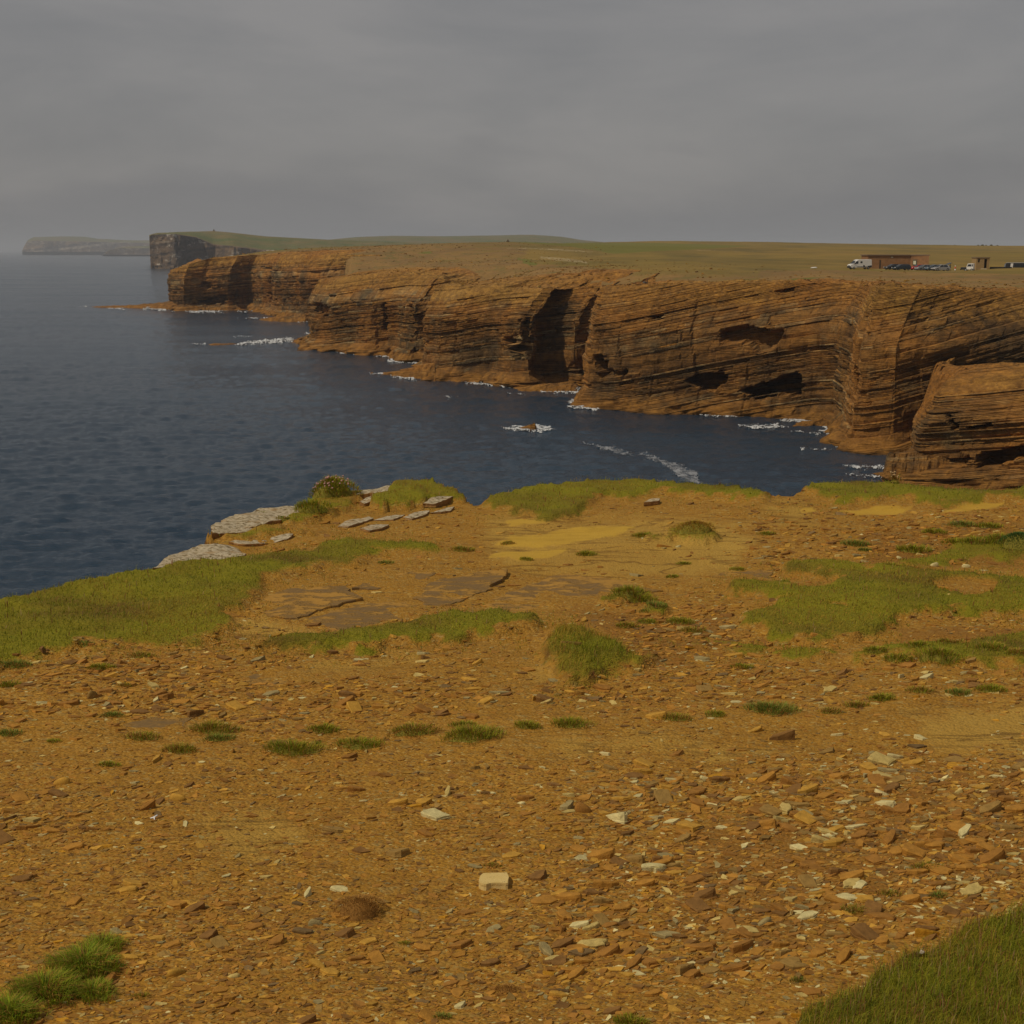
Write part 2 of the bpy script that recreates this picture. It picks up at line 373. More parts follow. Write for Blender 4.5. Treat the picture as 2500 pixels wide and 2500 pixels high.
CAVE_C = [([(1225, 825), (1255, 815), (1290, 850), (1278, 880), (1258, 880)], 4), ([(1282, 770), (1292, 768), (1296, 880), (1284, 880)], 2), ([(1376, 905), (1395, 885), (1412, 905), (1412, 940), (1380, 932)], 6)]
C_D = [(1500, 940, 700, 5), (1432, 962, 700, 6), (1418, 982, 700, 7), (1428, 990, 698), (1500, 1000, 696), (1600, 1006, 694), (1720, 1010, 692), (1790, 1014, 690), (1900, 1020, 690), (1985, 1026, 692), (2024, 1032, 695), (2048, 1050, 697), (2060, 1076, 699), (2074, 1088, 700), (2140, 1086, 702)]
C_D2 = [(2300, 1035, 700, 8), (2170, 1052, 700, 8), (2092, 1064, 700, 8), (2064, 1088, 701, 9), (2066, 1096, 702, 10), (2100, 1102, 703, 12), (2180, 1108, 705, 14), (2300, 1102, 708, 16), (2420, 1094, 712, 16), (2560, 1088, 716, 16), (2800, 1085, 720, 16)]
CAVE_D = [([(1452, 872), (1482, 862), (1486, 880), (1485, 925), (1462, 928), (1455, 905)], 5), ([(1480, 905), (1530, 900), (1534, 915), (1484, 922)], 2.2), ([(1382, 900), (1412, 888), (1420, 945), (1400, 950)], 4),
          ([(1668, 925), (1700, 912), (1775, 905), (1778, 925), (1745, 958), (1720, 955)], 5), ([(1583, 773), (1632, 766), (1615, 782), (1595, 784)], 2.5),
          ([(1752, 808), (1830, 792), (1850, 798), (1880, 806), (1925, 800), (1900, 850), (1850, 865), (1830, 840), (1765, 838)], 3.2),
          ([(1808, 955), (1860, 935), (1945, 905), (1962, 925), (1958, 968), (1900, 962), (1842, 972)], 8),
          ([(1892, 708), (1935, 700), (1940, 710), (1905, 720)], 1.6)]
CAVE_D2 = []
C_E = [(2420, 1080, 984, 3), (2330, 1095, 989, 3), (2262, 1112, 994, 3), (2225, 1140, 999, 3), (2208, 1162, 1014, 4), (2206, 1174, 1009, 6), (2222, 1180, 974, 8), (2248, 1184, 924, 11), (2300, 1190, 898, 15), (2360, 1196, 888, 15), (2440, 1204, 894, 15), (2520, 1212, 904, 15), (2650, 1220, 914, 15), (2850, 1225, 924, 15)]
CAVE_E = [([(2382, 1108), (2420, 1100), (2500, 1085), (2600, 1070), (2600, 1112), (2490, 1120), (2440, 1138), (2384, 1142)], 5), ([(2310, 1012), (2325, 1015), (2345, 1040), (2342, 1050), (2326, 1052)], 2.5),
          ([(2360, 1040), (2428, 1028), (2428, 1040), (2370, 1048)], 2.0), ([(2190, 1128), (2370, 1112), (2380, 1125), (2330, 1146), (2200, 1160)], 1.5)]
WALLS = [build_cliff('cliff', C_A, 10, 0.10, 1.3, CAVE_A, seed=1, res=2.0, apron=3.5),
         build_cliff('cliff', C_B, 13, 0.17, 0.95, CAVE_B, seed=2, apron=3.5),
         build_cliff('cliff', C_C, 12, 0.19, 1.0, CAVE_C, seed=3, apron=3.2),
         build_cliff('cliff', C_D, 10, 0.245, 0.85, CAVE_D, seed=4, apron=2.6, inland=30, joints=0.8, bs=1.15), build_cliff('cliff', C_D2, 10, 0.22, 0.8, CAVE_D2, seed=6, res=2.0, apron=2.2, inland=30, joints=0.6, bs=1.4),
         build_cliff('cliff', C_E, 8, 0.19, 1.35, CAVE_E, seed=5, apron=3.0, inland=20, joints=0.4, topfrac=0.40, bs=2.0)]

# ================================================================== LAND behind the cliffs (height from the rims and from sight lines)
ctl = [tuple(r) for w in RIMS[:5] for r in w]
for px, py, d in [(2200, 658, 367), (2060, 656, 367), (2330, 660, 367), (2450, 655, 367), (2700, 655, 367), (1990, 655, 372), (2400, 668, 330), (2600, 680, 300), (2200, 672, 325), (1800, 668, 330), (1600, 668, 330), (1450, 662, 345),
                  (1700, 628, 600), (2200, 625, 600), (2480, 625, 600), (2800, 624, 600), (1400, 622, 600), (1250, 615, 600),
                  (1330, 594, 1250), (1500, 591, 1250), (1640, 588, 1250), (1900, 592, 1250), (2150, 598, 1250), (2270, 603, 1250), (2400, 602, 1250), (2500, 601, 1250), (2900, 600, 1250), (3300, 600, 1250),
                  (1400, 603, 900), (1650, 603, 900), (1900, 606, 900), (2200, 611, 900), (2500, 612, 900), (2900, 611, 900), (1500, 640, 1900), (2000, 640, 1900), (2500, 640, 1900), (3200, 640, 1900), (1000, 640, 1700),
                  (940, 600, 680), (1100, 598, 680), (1240, 591, 720), (1150, 640, 460), (1250, 650, 420), (1330, 655, 380), (1000, 640, 480), (860, 612, 640),
                  (760, 606, 860), (640, 612, 860), (560, 619, 850), (480, 632, 800), (900, 600, 860), (700, 640, 1100), (1000, 615, 1100)]:
    ctl.append((float(x_at(px, py, d)), float(d), float(z_at(px, py, d))))
CT = np.array(ctl)
def _phi(r): return r
_D = np.hypot(CT[:, None, 0] - CT[None, :, 0], CT[:, None, 1] - CT[None, :, 1])
_A = np.block([[_phi(_D) + 0.5 * np.eye(len(CT)), np.ones((len(CT), 1))], [np.ones((1, len(CT))), np.zeros((1, 1))]])
_W = np.linalg.solve(_A, np.concatenate([CT[:, 2], [0]]))
def land_z(x, y):
    s = np.shape(x); x = np.ravel(x); y = np.ravel(y); out = np.zeros(len(x))
    for i in range(0, len(x), 20000):
        xs, ys = x[i:i + 20000], y[i:i + 20000]
        out[i:i + 20000] = _phi(np.hypot(xs[:, None] - CT[None, :, 0], ys[:, None] - CT[None, :, 1])) @ _W[:-1] + _W[-1]
    return out.reshape(s)
for w in WALLS[:5]: finish_cliff(w, land_z)
def stack_z(x, y):
    return 13.2 + 0.03 * (x - 60) + 0.02 * (y - 186)
finish_cliff(WALLS[5], stack_z)

# land sheet
rimpoly = []
for k, w in enumerate(WALLS[:5]):
    rr = np.stack([w['X'][:, -1], w['Y'][:, -1]], 1)[::12]
    rimpoly.append(rr)
def vis_rng(rr, lo, hi):
    p, _ = project(rr[:, 0], rr[:, 1], np.full(len(rr), 22.0)); return rr[(p > lo) & (p < hi)]
A_, B_, C__, D_, D2_ = rimpoly
coast = np.concatenate([[[-60, 1500], [-110, 900]], vis_rng(A_, 426, 800), vis_rng(B_[2:], 760, 1060), vis_rng(C__[3:], 1040, 1420), vis_rng(D_[3:], 1424, 2055), vis_rng(D2_[6:], 2062, 2900), [[400, 160], [1400, 400], [1500, 2300], [-60, 2300]]])
def land_material():
    b = NB('moor_ground', 0.95, 0.1)
    gm = b.attr('green'); st = b.attr('stony'); pale = b.attr('pale')
    n1 = b.noise(0.05, 6, 0.68); n2 = b.noise(0.7, 5, 0.65); n3 = b.noise(0.012, 4, 0.55)
    st_c = b.mix(n2, (0.17, 0.098, 0.036), (0.40, 0.245, 0.082))
    st_c = b.mix(b.ramp(n1, [(0.4, 0), (0.62, 0.85)]), st_c, (0.19, 0.12, 0.05))
    st_c = b.mix(b.ramp(b.noise(0.16, 5, 0.7), [(0.52, 0), (0.62, 0.7)]), st_c, (0.15, 0.125, 0.04))
    moor = b.mix(b.ramp(n3, [(0.35, 0), (0.65, 1)]), (0.25, 0.165, 0.045), (0.19, 0.145, 0.035))
    moor = b.mix(b.ramp(b.noise(0.02, 6, 0.7, b.map((1, 0.35, 1))), [(0.42, 0), (0.62, 0.8)]), moor, (0.12, 0.095, 0.035))
    moor = b.mix(b.ramp(n1, [(0.4, 0), (0.7, 0.6)]), moor, (0.31, 0.205, 0.055))
    grn = b.mix(n1, (0.13, 0.13, 0.028), (0.19, 0.17, 0.04))
    f = b.ramp(b.math('ADD', st, b.math('MULTIPLY', b.math('SUBTRACT', n1, 0.5), 1.4)), [(0.4, 0), (0.62, 1)])
    c = b.mix(f, moor, st_c)
    c = b.mix(b.ramp(b.math('ADD', gm, b.math('MULTIPLY', b.math('SUBTRACT', n1, 0.5), 1.0)), [(0.45, 0), (0.6, 1)]), c, grn)
    c = b.mix(b.ramp(b.math('ADD', pale, b.math('MULTIPLY', b.math('SUBTRACT', n2, 0.5), 1.6)), [(0.55, 0), (0.7, 0.9)]), c, (0.46, 0.38, 0.24))
    n = b.bump(b.math('ADD', n2, n1), 0.8, 0.4)
    return b.done(c, n)
M_LAND = land_material()
na, nd = 300, 170
ang = np.linspace(-700, 3300, na)
yy = np.exp(np.linspace(math.log(195), math.log(2200), nd))
AX, YY = np.meshgrid((ang - 1250) / F * 1.0, yy, indexing='ij'); XX = AX * YY
sd = sdf(XX, YY, coast)
ZZ = land_z(XX, YY) + 0.25 * fbm(XX * 0.06, YY * 0.06, 4, 50) + 0.8 * fbm(XX * 0.008, YY * 0.008, 3, 51) * sst(20, 150, sd)
ZZ = ZZ - 0.5 * (1 - sst(12, 22, sd)) - 30 * (1 - sst(2.0, 9.0, sd))
PX, PY = project(XX, YY, ZZ)
stony = np.clip(1.0 - np.maximum(sd, 0) / np.where(PX < 1500, 170, 60), 0, 1) * (YY < 800) * 0.95
stony = np.maximum(stony, 0.9 * sst(0, 8, sdf(PX, PY, [(1850, 640), (2080, 657), (2480, 664), (2600, 670), (2600, 760), (1850, 760)])))
pale_ = 0
stony *= 1 - sst(-10, 10, sdf(PX, PY, [(1300, 560), (1290, 640), (1560, 660), (1900, 660), (2700, 640), (2700, 560)]))
pale = np.zeros_like(PX); green = np.zeros_like(PX)
for p in [[(1230, 602), (1330, 604), (1460, 612), (1455, 618), (1400, 616), (1300, 610), (1235, 608)], [(1310, 622), (1400, 630), (1450, 640), (1440, 645), (1380, 640), (1320, 634)], [(1690, 608), (1860, 612), (1870, 616), (1700, 613)], [(1900, 614), (1940, 614), (1938, 618), (1905, 617)], [(2130, 656), (2230, 657), (2340, 660), (2340, 664), (2230, 662), (2130, 660)]]:
    pale = np.maximum(pale, 0.60 * sst(-2, 3, sdf(PX, PY, p)))
for p in [[(1250, 625), (1290, 630), (1320, 645), (1310, 652), (1285, 650)], [(1010, 612), (1060, 610), (1060, 622), (1010, 622)], [(1180, 588), (1600, 590), (1900, 600), (1500, 622), (1400, 606)], [(1590, 690), (1700, 692), (1820, 690), (1900, 682), (2050, 668), (2200, 662), (2000, 680), (1900, 696), (1700, 702), (1600, 700)]]:
    green = np.maximum(green, 0.75 * sst(-3, 6, sdf(PX, PY, p)))
tag(link('moorland', mesh('moorland', np.stack([XX, YY, ZZ], -1), grid_faces(na, nd), M_LAND, True, dict(stony=stony.ravel(), pale=pale.ravel(), green=green.ravel()))), kind='structure')

# ================================================================== far headlands and hills
def far_land(name, base, rim, crest, d0, d1, n, seed, rock=True, rough=1.0, label=None, back=400):
    """base/rim/crest: pixel polylines; d0 distance of the cliff foot, d1 of the skyline"""
    lo = max(base[0][0], rim[0][0], crest[0][0]); hi = min(base[-1][0], rim[-1][0], crest[-1][0])
    p = np.linspace(lo, hi, n)
    ip = lambda a: np.interp(p, [q[0] for q in a], [q[1] for q in a])
    y0 = d0 + (p - lo) / (hi - lo) * (d1 - d0) * 0.25 + 0.02 * d0 * rough * fbm(p * 0.014, p * 0, 2, seed)
    zb = np.maximum(z_at(p, ip(base), y0), -1.5)
    yr = y0 + 0.004 * d0; zr = z_at(p, ip(rim), yr); yc = np.maximum(yr + 5, d1 + 0 * p); zc = z_at(p, ip(crest), yc)
    rows = []; bed = []; st = []
    nf = 26
    for k in range(nf + 1):
        t = k / nf; y = y0 + (yr - y0) * t; z = zb + (zr - zb) * t
        off = 0.0032 * d0 * rough * fbm(p * 0.12, z * 0.03, 4, seed + 1) + 0.0012 * d0 * rough * (hsh(np.floor(z / (0.0022 * d0) - p * 0.012), np.floor(p / 9), seed) - 0.5)
        y = y - off * (1 - 0.5 * t)
        rows.append((x_at(p, 612, y), y, z)); bed.append(hsh(np.floor(z / (0.0016 * d0) - p * 0.02), 0, seed)); st.append(0 * p)
    for k in range(1, 13):
        t = k / 12; y = yr + (yc - yr) * t; z = zr + (zc - zr) * (1 - (1 - t) ** 1.6) + 0.0008 * d0 * fbm(p * 0.03, y * 0.01, 3, seed + 2) * math.sin(math.pi * t)
        rows.append((x_at(p, 612, y), y, z)); bed.append(0 * p + 0.5); st.append(0 * p + 1)
    y = yc + back; rows.append((x_at(p, 612, y), y, zc * 0 - 1)); bed.append(0 * p + 0.5); st.append(0 * p + 1)
    V = np.stack([np.stack(r, -1) for r in rows], 1)
    return mesh(name, V, grid_faces(n, len(rows)), None, False, dict(bed=np.stack(bed, 1).ravel(), grassy=np.stack(st, 1).ravel()))
def far_material():
    b = NB('far_headland', 0.95, 0.1)
    bed = b.attr('bed'); g = b.attr('grassy')
    n1 = b.noise(0.012, 5, 0.6); n2 = b.noise(0.05, 5, 0.65)
    rock = b.ramp(bed, [(0, (0.075, 0.055, 0.04)), (0.5, (0.17, 0.115, 0.07)), (0.85, (0.22, 0.15, 0.085)), (1, (0.33, 0.28, 0.22))])
    rock = b.mix(b.ramp(n1, [(0.42, 0), (0.6, 0.8)]), rock, (0.07, 0.06, 0.055))
    guano = b.ramp(b.math('MULTIPLY', b.ramp(b.noise(0.03, 4, 0.6, b.map((1, 1, 2))), [(0.56, 0), (0.62, 1)]), b.ramp(b.noise(0.12, 3, 0.6, b.map((0.6, 0.6, 3))), [(0.45, 0), (0.6, 1)])), [(0, 0), (1, 0.75)])
    rock = b.mix(guano, rock, (0.6, 0.55, 0.46))
    gr = b.mix(b.ramp(n1, [(0.35, 0), (0.65, 1)]), (0.10, 0.125, 0.04), (0.20, 0.145, 0.055))
    gr = b.mix(b.ramp(n2, [(0.6, 0), (0.75, 0.8)]), gr, (0.36, 0.24, 0.12))
    return b.done(b.mix(b.ramp(g, [(0.4, 0), (0.6, 1)]), rock, gr), b.bump(n2, 0.8, 6.0))
M_FAR = far_material()
def put_far(name, m):
    m.materials.append(M_FAR); tag(link(name, m), kind='structure')
put_far('headland', far_land('headland', [(366, 655), (400, 657), (700, 662), (1400, 665)], [(366, 578), (372, 573), (430, 572), (480, 580), (520, 598), (600, 606), (640, 612), (760, 618), (1400, 620)],
    [(366, 574), (385, 570), (430, 567), (522, 564), (560, 567), (650, 577), (800, 585), (950, 590), (1100, 596), (1400, 606)], 2400, 2750, 420, 31))
put_far('headland', far_land('headland', [(250, 622), (300, 622), (700, 622)], [(250, 621), (266, 612), (285, 606), (700, 606)], [(250, 621), (266, 611), (300, 603), (340, 601), (700, 600)], 8000, 8600, 120, 33, rough=0.3))
put_far('headland', far_land('headland', [(54, 615), (100, 615), (700, 615)], [(54, 614), (58, 604), (66, 592), (90, 588), (180, 590), (700, 600)],
    [(54, 613), (60, 602), (70, 586), (84, 579), (160, 577), (210, 578), (240, 583), (300, 586), (420, 589), (700, 596)], 10500, 11500, 200, 32, rough=0.3))
put_far('hill', far_land('hill', [(800, 640), (1900, 640)], [(800, 610), (1900, 610)], [(800, 586), (870, 579), (960, 576), (1080, 577), (1200, 575), (1300, 573), (1370, 578), (1420, 586), (1480, 592), (1900, 600)], 3600, 5200, 160, 34, rough=0.3))
# ================================================================== FOREGROUND HEADLAND
GZ = 28.38
EDGE = [(-900, 1760), (-500, 1625), (-200, 1535), (0, 1486), (60, 1473), (140, 1448), (250, 1428), (330, 1410), (375, 1398), (455, 1372), (520, 1345), (512, 1325), (535, 1300), (600, 1275), (700, 1246), (757, 1226), (800, 1205), (865, 1203), (960, 1190), (1000, 1184), (1060, 1190), (1110, 1200), (1150, 1219), (1172, 1230),
        (1180, 1226), (1210, 1212), (1290, 1197), (1400, 1182), (1500, 1176), (1600, 1180), (1700, 1190), (1800, 1203), (1880, 1218), (1900, 1219), (1945, 1214), (1962, 1200), (2000, 1190), (2170, 1188), (2300, 1204), (2400, 1212), (2500, 1209), (2700, 1205), (3000, 1200), (3600, 1200), (4200, 1500), (4200, 5200), (-2600, 5200), (-2600, 2300)]
EX, EY = on_z([p[0] for p in EDGE], [p[1] for p in EDGE], GZ)
EDGE_W = np.stack([EX, EY], 1)
TURF = [  # (outline in photo pixels, thickness m, edge softness px, lushness)
    ([(-1200, 1900), (-500, 1600), (-200, 1520), (0, 1470), (140, 1435), (330, 1396), (400, 1390), (470, 1380), (600, 1366), (690, 1352), (760, 1342), (800, 1330), (900, 1322), (1060, 1318), (1105, 1338), (1040, 1352), (960, 1356), (905, 1372), (880, 1400), (800, 1400), (730, 1412), (650, 1436), (632, 1480), (560, 1512), (585, 1545), (520, 1575), (430, 1596), (330, 1592), (230, 1606), (100, 1622), (0, 1645), (-300, 1760)], 0.03, 40, 0.8),
    ([(575, 1592), (640, 1582), (700, 1570), (800, 1558), (900, 1546), (1000, 1530), (1100, 1512), (1200, 1510), (1280, 1522), (1345, 1538), (1310, 1552), (1200, 1566), (1100, 1580), (1050, 1592), (960, 1590), (900, 1598), (840, 1594), (760, 1606), (680, 1604), (600, 1606)], 0.034, 22, 0.75),
    ([(1325, 1560), (1345, 1545), (1400, 1540), (1450, 1552), (1500, 1575), (1560, 1608), (1620, 1625), (1590, 1650), (1520, 1662), (1470, 1664), (1440, 1684), (1400, 1690), (1365, 1702), (1350, 1670), (1318, 1622)], 0.055, 60, 0.9),
    ([(1895, 1392), (1960, 1385), (2050, 1396), (2200, 1405), (2350, 1405), (2500, 1420), (2900, 1430), (3300, 1500), (3300, 1640), (2900, 1560), (2600, 1520), (2500, 1515), (2350, 1515), (2190, 1522), (2180, 1545), (2150, 1572), (2000, 1584), (1920, 1582), (1880, 1572), (1862, 1550), (1800, 1546), (1785, 1520), (1850, 1504), (1900, 1482), (1862, 1466), (1780, 1466), (1768, 1446), (1800, 1432), (1880, 1436), (1960, 1446), (2030, 1442), (2044, 1430), (1985, 1420), (1905, 1408)], 0.034, 22, 0.85),
    ([(1172, 1222), (1200, 1205), (1290, 1185), (1400, 1168), (1500, 1160), (1600, 1165), (1700, 1175), (1800, 1188), (1880, 1206), (1886, 1236), (1840, 1240), (1760, 1222), (1690, 1214), (1620, 1206), (1540, 1222), (1480, 1212), (1430, 1236), (1400, 1256), (1350, 1270), (1290, 1256), (1230, 1246), (1180, 1238)], 0.036, 18, 0.7),
    ([(1950, 1198), (2000, 1176), (2170, 1172), (2300, 1190), (2400, 1198), (2500, 1194), (2900, 1190), (3400, 1190), (3400, 1260), (2700, 1245), (2600, 1240), (2500, 1232), (2430, 1226), (2360, 1244), (2280, 1238), (2200, 1228), (2130, 1240), (2050, 1242), (1995, 1228), (1960, 1212)], 0.035, 18, 0.8),
    ([(1940, 2500), (2020, 2466), (2090, 2424), (2170, 2372), (2300, 2324), (2420, 2266), (2500, 2240), (2700, 2170), (3100, 2060), (3600, 2600), (2900, 3200), (1800, 2900)], 0.035, 30, 1.0),
    # grass creeping over the stony slope on the right and thin turf below it
    ([(2060, 1600), (2180, 1580), (2330, 1590), (2500, 1556), (2700, 1540), (2700, 1600), (2500, 1640), (2400, 1638), (2300, 1642), (2180, 1622), (2090, 1630)], 0.02, 34, 0.7),
    ([(1880, 1600), (2000, 1588), (2060, 1600), (2000, 1612), (1900, 1620)], 0.015, 18, 0.65),
    ([(1600, 1570), (1700, 1562), (1800, 1572), (1900, 1590), (1820, 1606), (1700, 1600)], 0.015, 22, 0.45),
    ([(2160, 1395), (2200, 1372), (2300, 1350), (2400, 1320), (2520, 1310), (2700, 1300), (2700, 1385), (2500, 1378), (2380, 1376), (2280, 1386)], 0.025, 34, 0.68),
    ([(760, 1226), (830, 1206), (900, 1206), (880, 1222), (850, 1250), (780, 1270), (700, 1290), (620, 1305), (520, 1325), (560, 1330), (640, 1322), (740, 1312), (800, 1300), (700, 1308), (690, 1285), (720, 1262)], 0.03, 8, 0.6),
    ([(905, 1232), (940, 1205), (985, 1182), (1050, 1184), (1110, 1206), (1150, 1222), (1060, 1228), (1000, 1240), (930, 1252)], 0.06, 8, 0.65),
    ([(1560, 1316), (1640, 1308), (1680, 1292), (1720, 1300), (1760, 1322), (1700, 1336), (1660, 1320), (1600, 1328)], 0.04, 6, 0.35),
    ([(1450, 1480), (1500, 1466), (1580, 1458), (1600, 1468), (1540, 1482), (1480, 1490)], 0.03, 6, 0.9),
    ([(1570, 1500), (1600, 1484), (1635, 1490), (1620, 1506), (1580, 1514)], 0.03, 6, 0.8)]
HOLES = [[(2268, 1440), (2320, 1428), (2390, 1424), (2440, 1432), (2420, 1462), (2360, 1476), (2290, 1462)], [(2200, 1545), (2300, 1528), (2500, 1524), (2700, 1530), (2700, 1548), (2500, 1552), (2300, 1560)], [(1560, 1212), (1640, 1208), (1700, 1218), (1640, 1230), (1570, 1228)], [(830, 1400), (900, 1376), (960, 1384), (950, 1402), (880, 1410)], [(2010, 1500), (2060, 1496), (2070, 1506), (2020, 1510)]]
SAND = [[(1195, 1327), (1240, 1306), (1330, 1292), (1450, 1281), (1540, 1281), (1562, 1289), (1520, 1306), (1430, 1319), (1300, 1332)], [(1190, 1362), (1240, 1341), (1400, 1331), (1380, 1351), (1290, 1369)], [(2040, 1252), (2150, 1241), (2230, 1241), (2200, 1259), (2100, 1263)], [(2290, 1252), (2400, 1231), (2460, 1226), (2440, 1246), (2330, 1259)], [(1950, 1248), (1985, 1244), (2000, 1256), (1960, 1260)], [(1230, 1262), (1330, 1262), (1360, 1276), (1250, 1280)]]
PALE = [[(740, 1606), (860, 1596), (960, 1600), (1060, 1596), (1020, 1636), (860, 1650), (760, 1650)], [(1290, 1610), (1350, 1640), (1360, 1690), (1300, 1680)], [(560, 1530), (640, 1500), (660, 1510), (760, 1540), (800, 1560), (700, 1568), (600, 1580), (540, 1560)], [(1180, 1240), (1500, 1250), (1800, 1270), (1850, 1340), (1800, 1420), (1500, 1430), (1240, 1400), (1150, 1330), (1180, 1290)], [(2200, 1760), (2500, 1720), (2600, 1800), (2600, 1870), (2400, 1850), (2250, 1830)], [(1850, 1235), (1960, 1222), (2000, 1260), (1950, 1300), (1850, 1280)], [(1330, 1800), (1600, 1790), (1950, 1830), (1900, 1860), (1600, 1850), (1400, 1850)], [(450, 1990), (700, 1960), (800, 2050), (650, 2110), (480, 2080)]]
SOIL = [[(1320, 1480), (1700, 1500), (1800, 1480), (1800, 1600), (1600, 1660), (1450, 1560)], [(2160, 1540), (2600, 1530), (2600, 1600), (2200, 1600)], [(1700, 2000), (2500, 1880), (2600, 2100), (2000, 2300), (1600, 2300)], [(2100, 1290), (2500, 1260), (2600, 1400), (2100, 1400)]]
def masks(x, y):
    px, py = project(x, y, np.full(np.shape(x), GZ))
    n1 = fbm(x * 3.1, y * 3.1, 3, 61); n2 = fbm(x * 11, y * 11, 3, 62); q = np.clip((py - HZ) / 900, 0.6, 2)
    wx = px + (16 * n1 + 20 * n2) * q; wy = py + (8 * fbm(x * 3.3 + 9, y * 3.3, 3, 63) + 11 * fbm(x * 12, y * 12 + 5, 3, 64)) * q
    turf = np.zeros(np.shape(x)); thick = np.zeros(np.shape(x)); lush = np.zeros(np.shape(x))
    for poly, th, soft, lu in TURF:
        a = np.array(poly); a = np.stack([a[:, 0], a[:, 1] * 2.0], 1)
        s = sdf(wx, wy * 2.0, a)
        nb = np.minimum(soft, 24) * (0.9 * fbm(x * 16, y * 16, 3, 66) + 0.7 * fbm(x * 5, y * 5, 2, 67))
        m = sst(-soft * 0.25, soft, s + nb); turf = np.maximum(turf, m * (1 if lu > 0.6 else 0.62 + 0.75 * fbm(x * 7, y * 7, 3, 65) ))
        thick = np.maximum(thick, th * sst(-1, soft * 0.7, s)); lush = np.maximum(lush, lu * m)
    for h in HOLES:
        s = sst(-4, 6, sdf(wx, wy, h)); turf = turf * (1 - s); thick = thick * (1 - 0.9 * s)
    sand = np.zeros(np.shape(x)); pale = sand.copy(); soil = sand.copy()
    for h in SAND: sand = np.maximum(sand, sst(-4, 5, sdf(wx * 0.8 + px * 0.2, wy * 0.8 + py * 0.2, h)))
    for h in PALE: pale = np.maximum(pale, sst(-45, 60, sdf(wx + 25 * n1, wy + 12 * n2, h)))
    for h in SOIL: soil = np.maximum(soil, sst(-20, 40, sdf(wx, wy, h)))
    return np.clip(turf, 0, 1), thick, np.clip(lush, 0, 1), sand, pale, soil, px, py
def base_z(x, y):
    z = GZ + 0.035 * fbm(x * 0.55, y * 0.55, 3, 70) + 0.012 * fbm(x * 3, y * 3, 3, 71)
    # thin flagstone layers that crop out as little steps running left to right
    bb = y * 0.055 + 0.012 * x + 0.05 * fbm(x * 0.6, y * 0.6, 3, 72)
    k = np.floor(bb / 0.03); f = bb / 0.03 - k
    return z + 0.012 * (sst(0.0, 0.15, f) - f) * (1 - sst(2, 3, 1.4 * fbm(x * 0.4, y * 0.4, 2, 73) + 2))
def ground_z(x, y, full=False):
    x = np.asarray(x, float); y = np.asarray(y, float)
    m = masks(x, y); z = base_z(x, y)
    t = m[1]
    z = z + t + 0.35 * t * fbm(x * 9, y * 9, 3, 74) * (m[0] > 0.2)
    ds = sdf(x, y, EDGE_W)
    z = z - np.where(ds < 0, np.minimum(-ds * 3.2, 0.7 + (-ds) * 1.3), 0) + np.where(ds < 0, 0.10 * fbm(x * 2, y * 2, 3, 75), 0)
    z = np.where(ds < -1.0, z - np.minimum((-1.0 - ds) * 9, 26), z)
    return (z, m, ds) if full else z
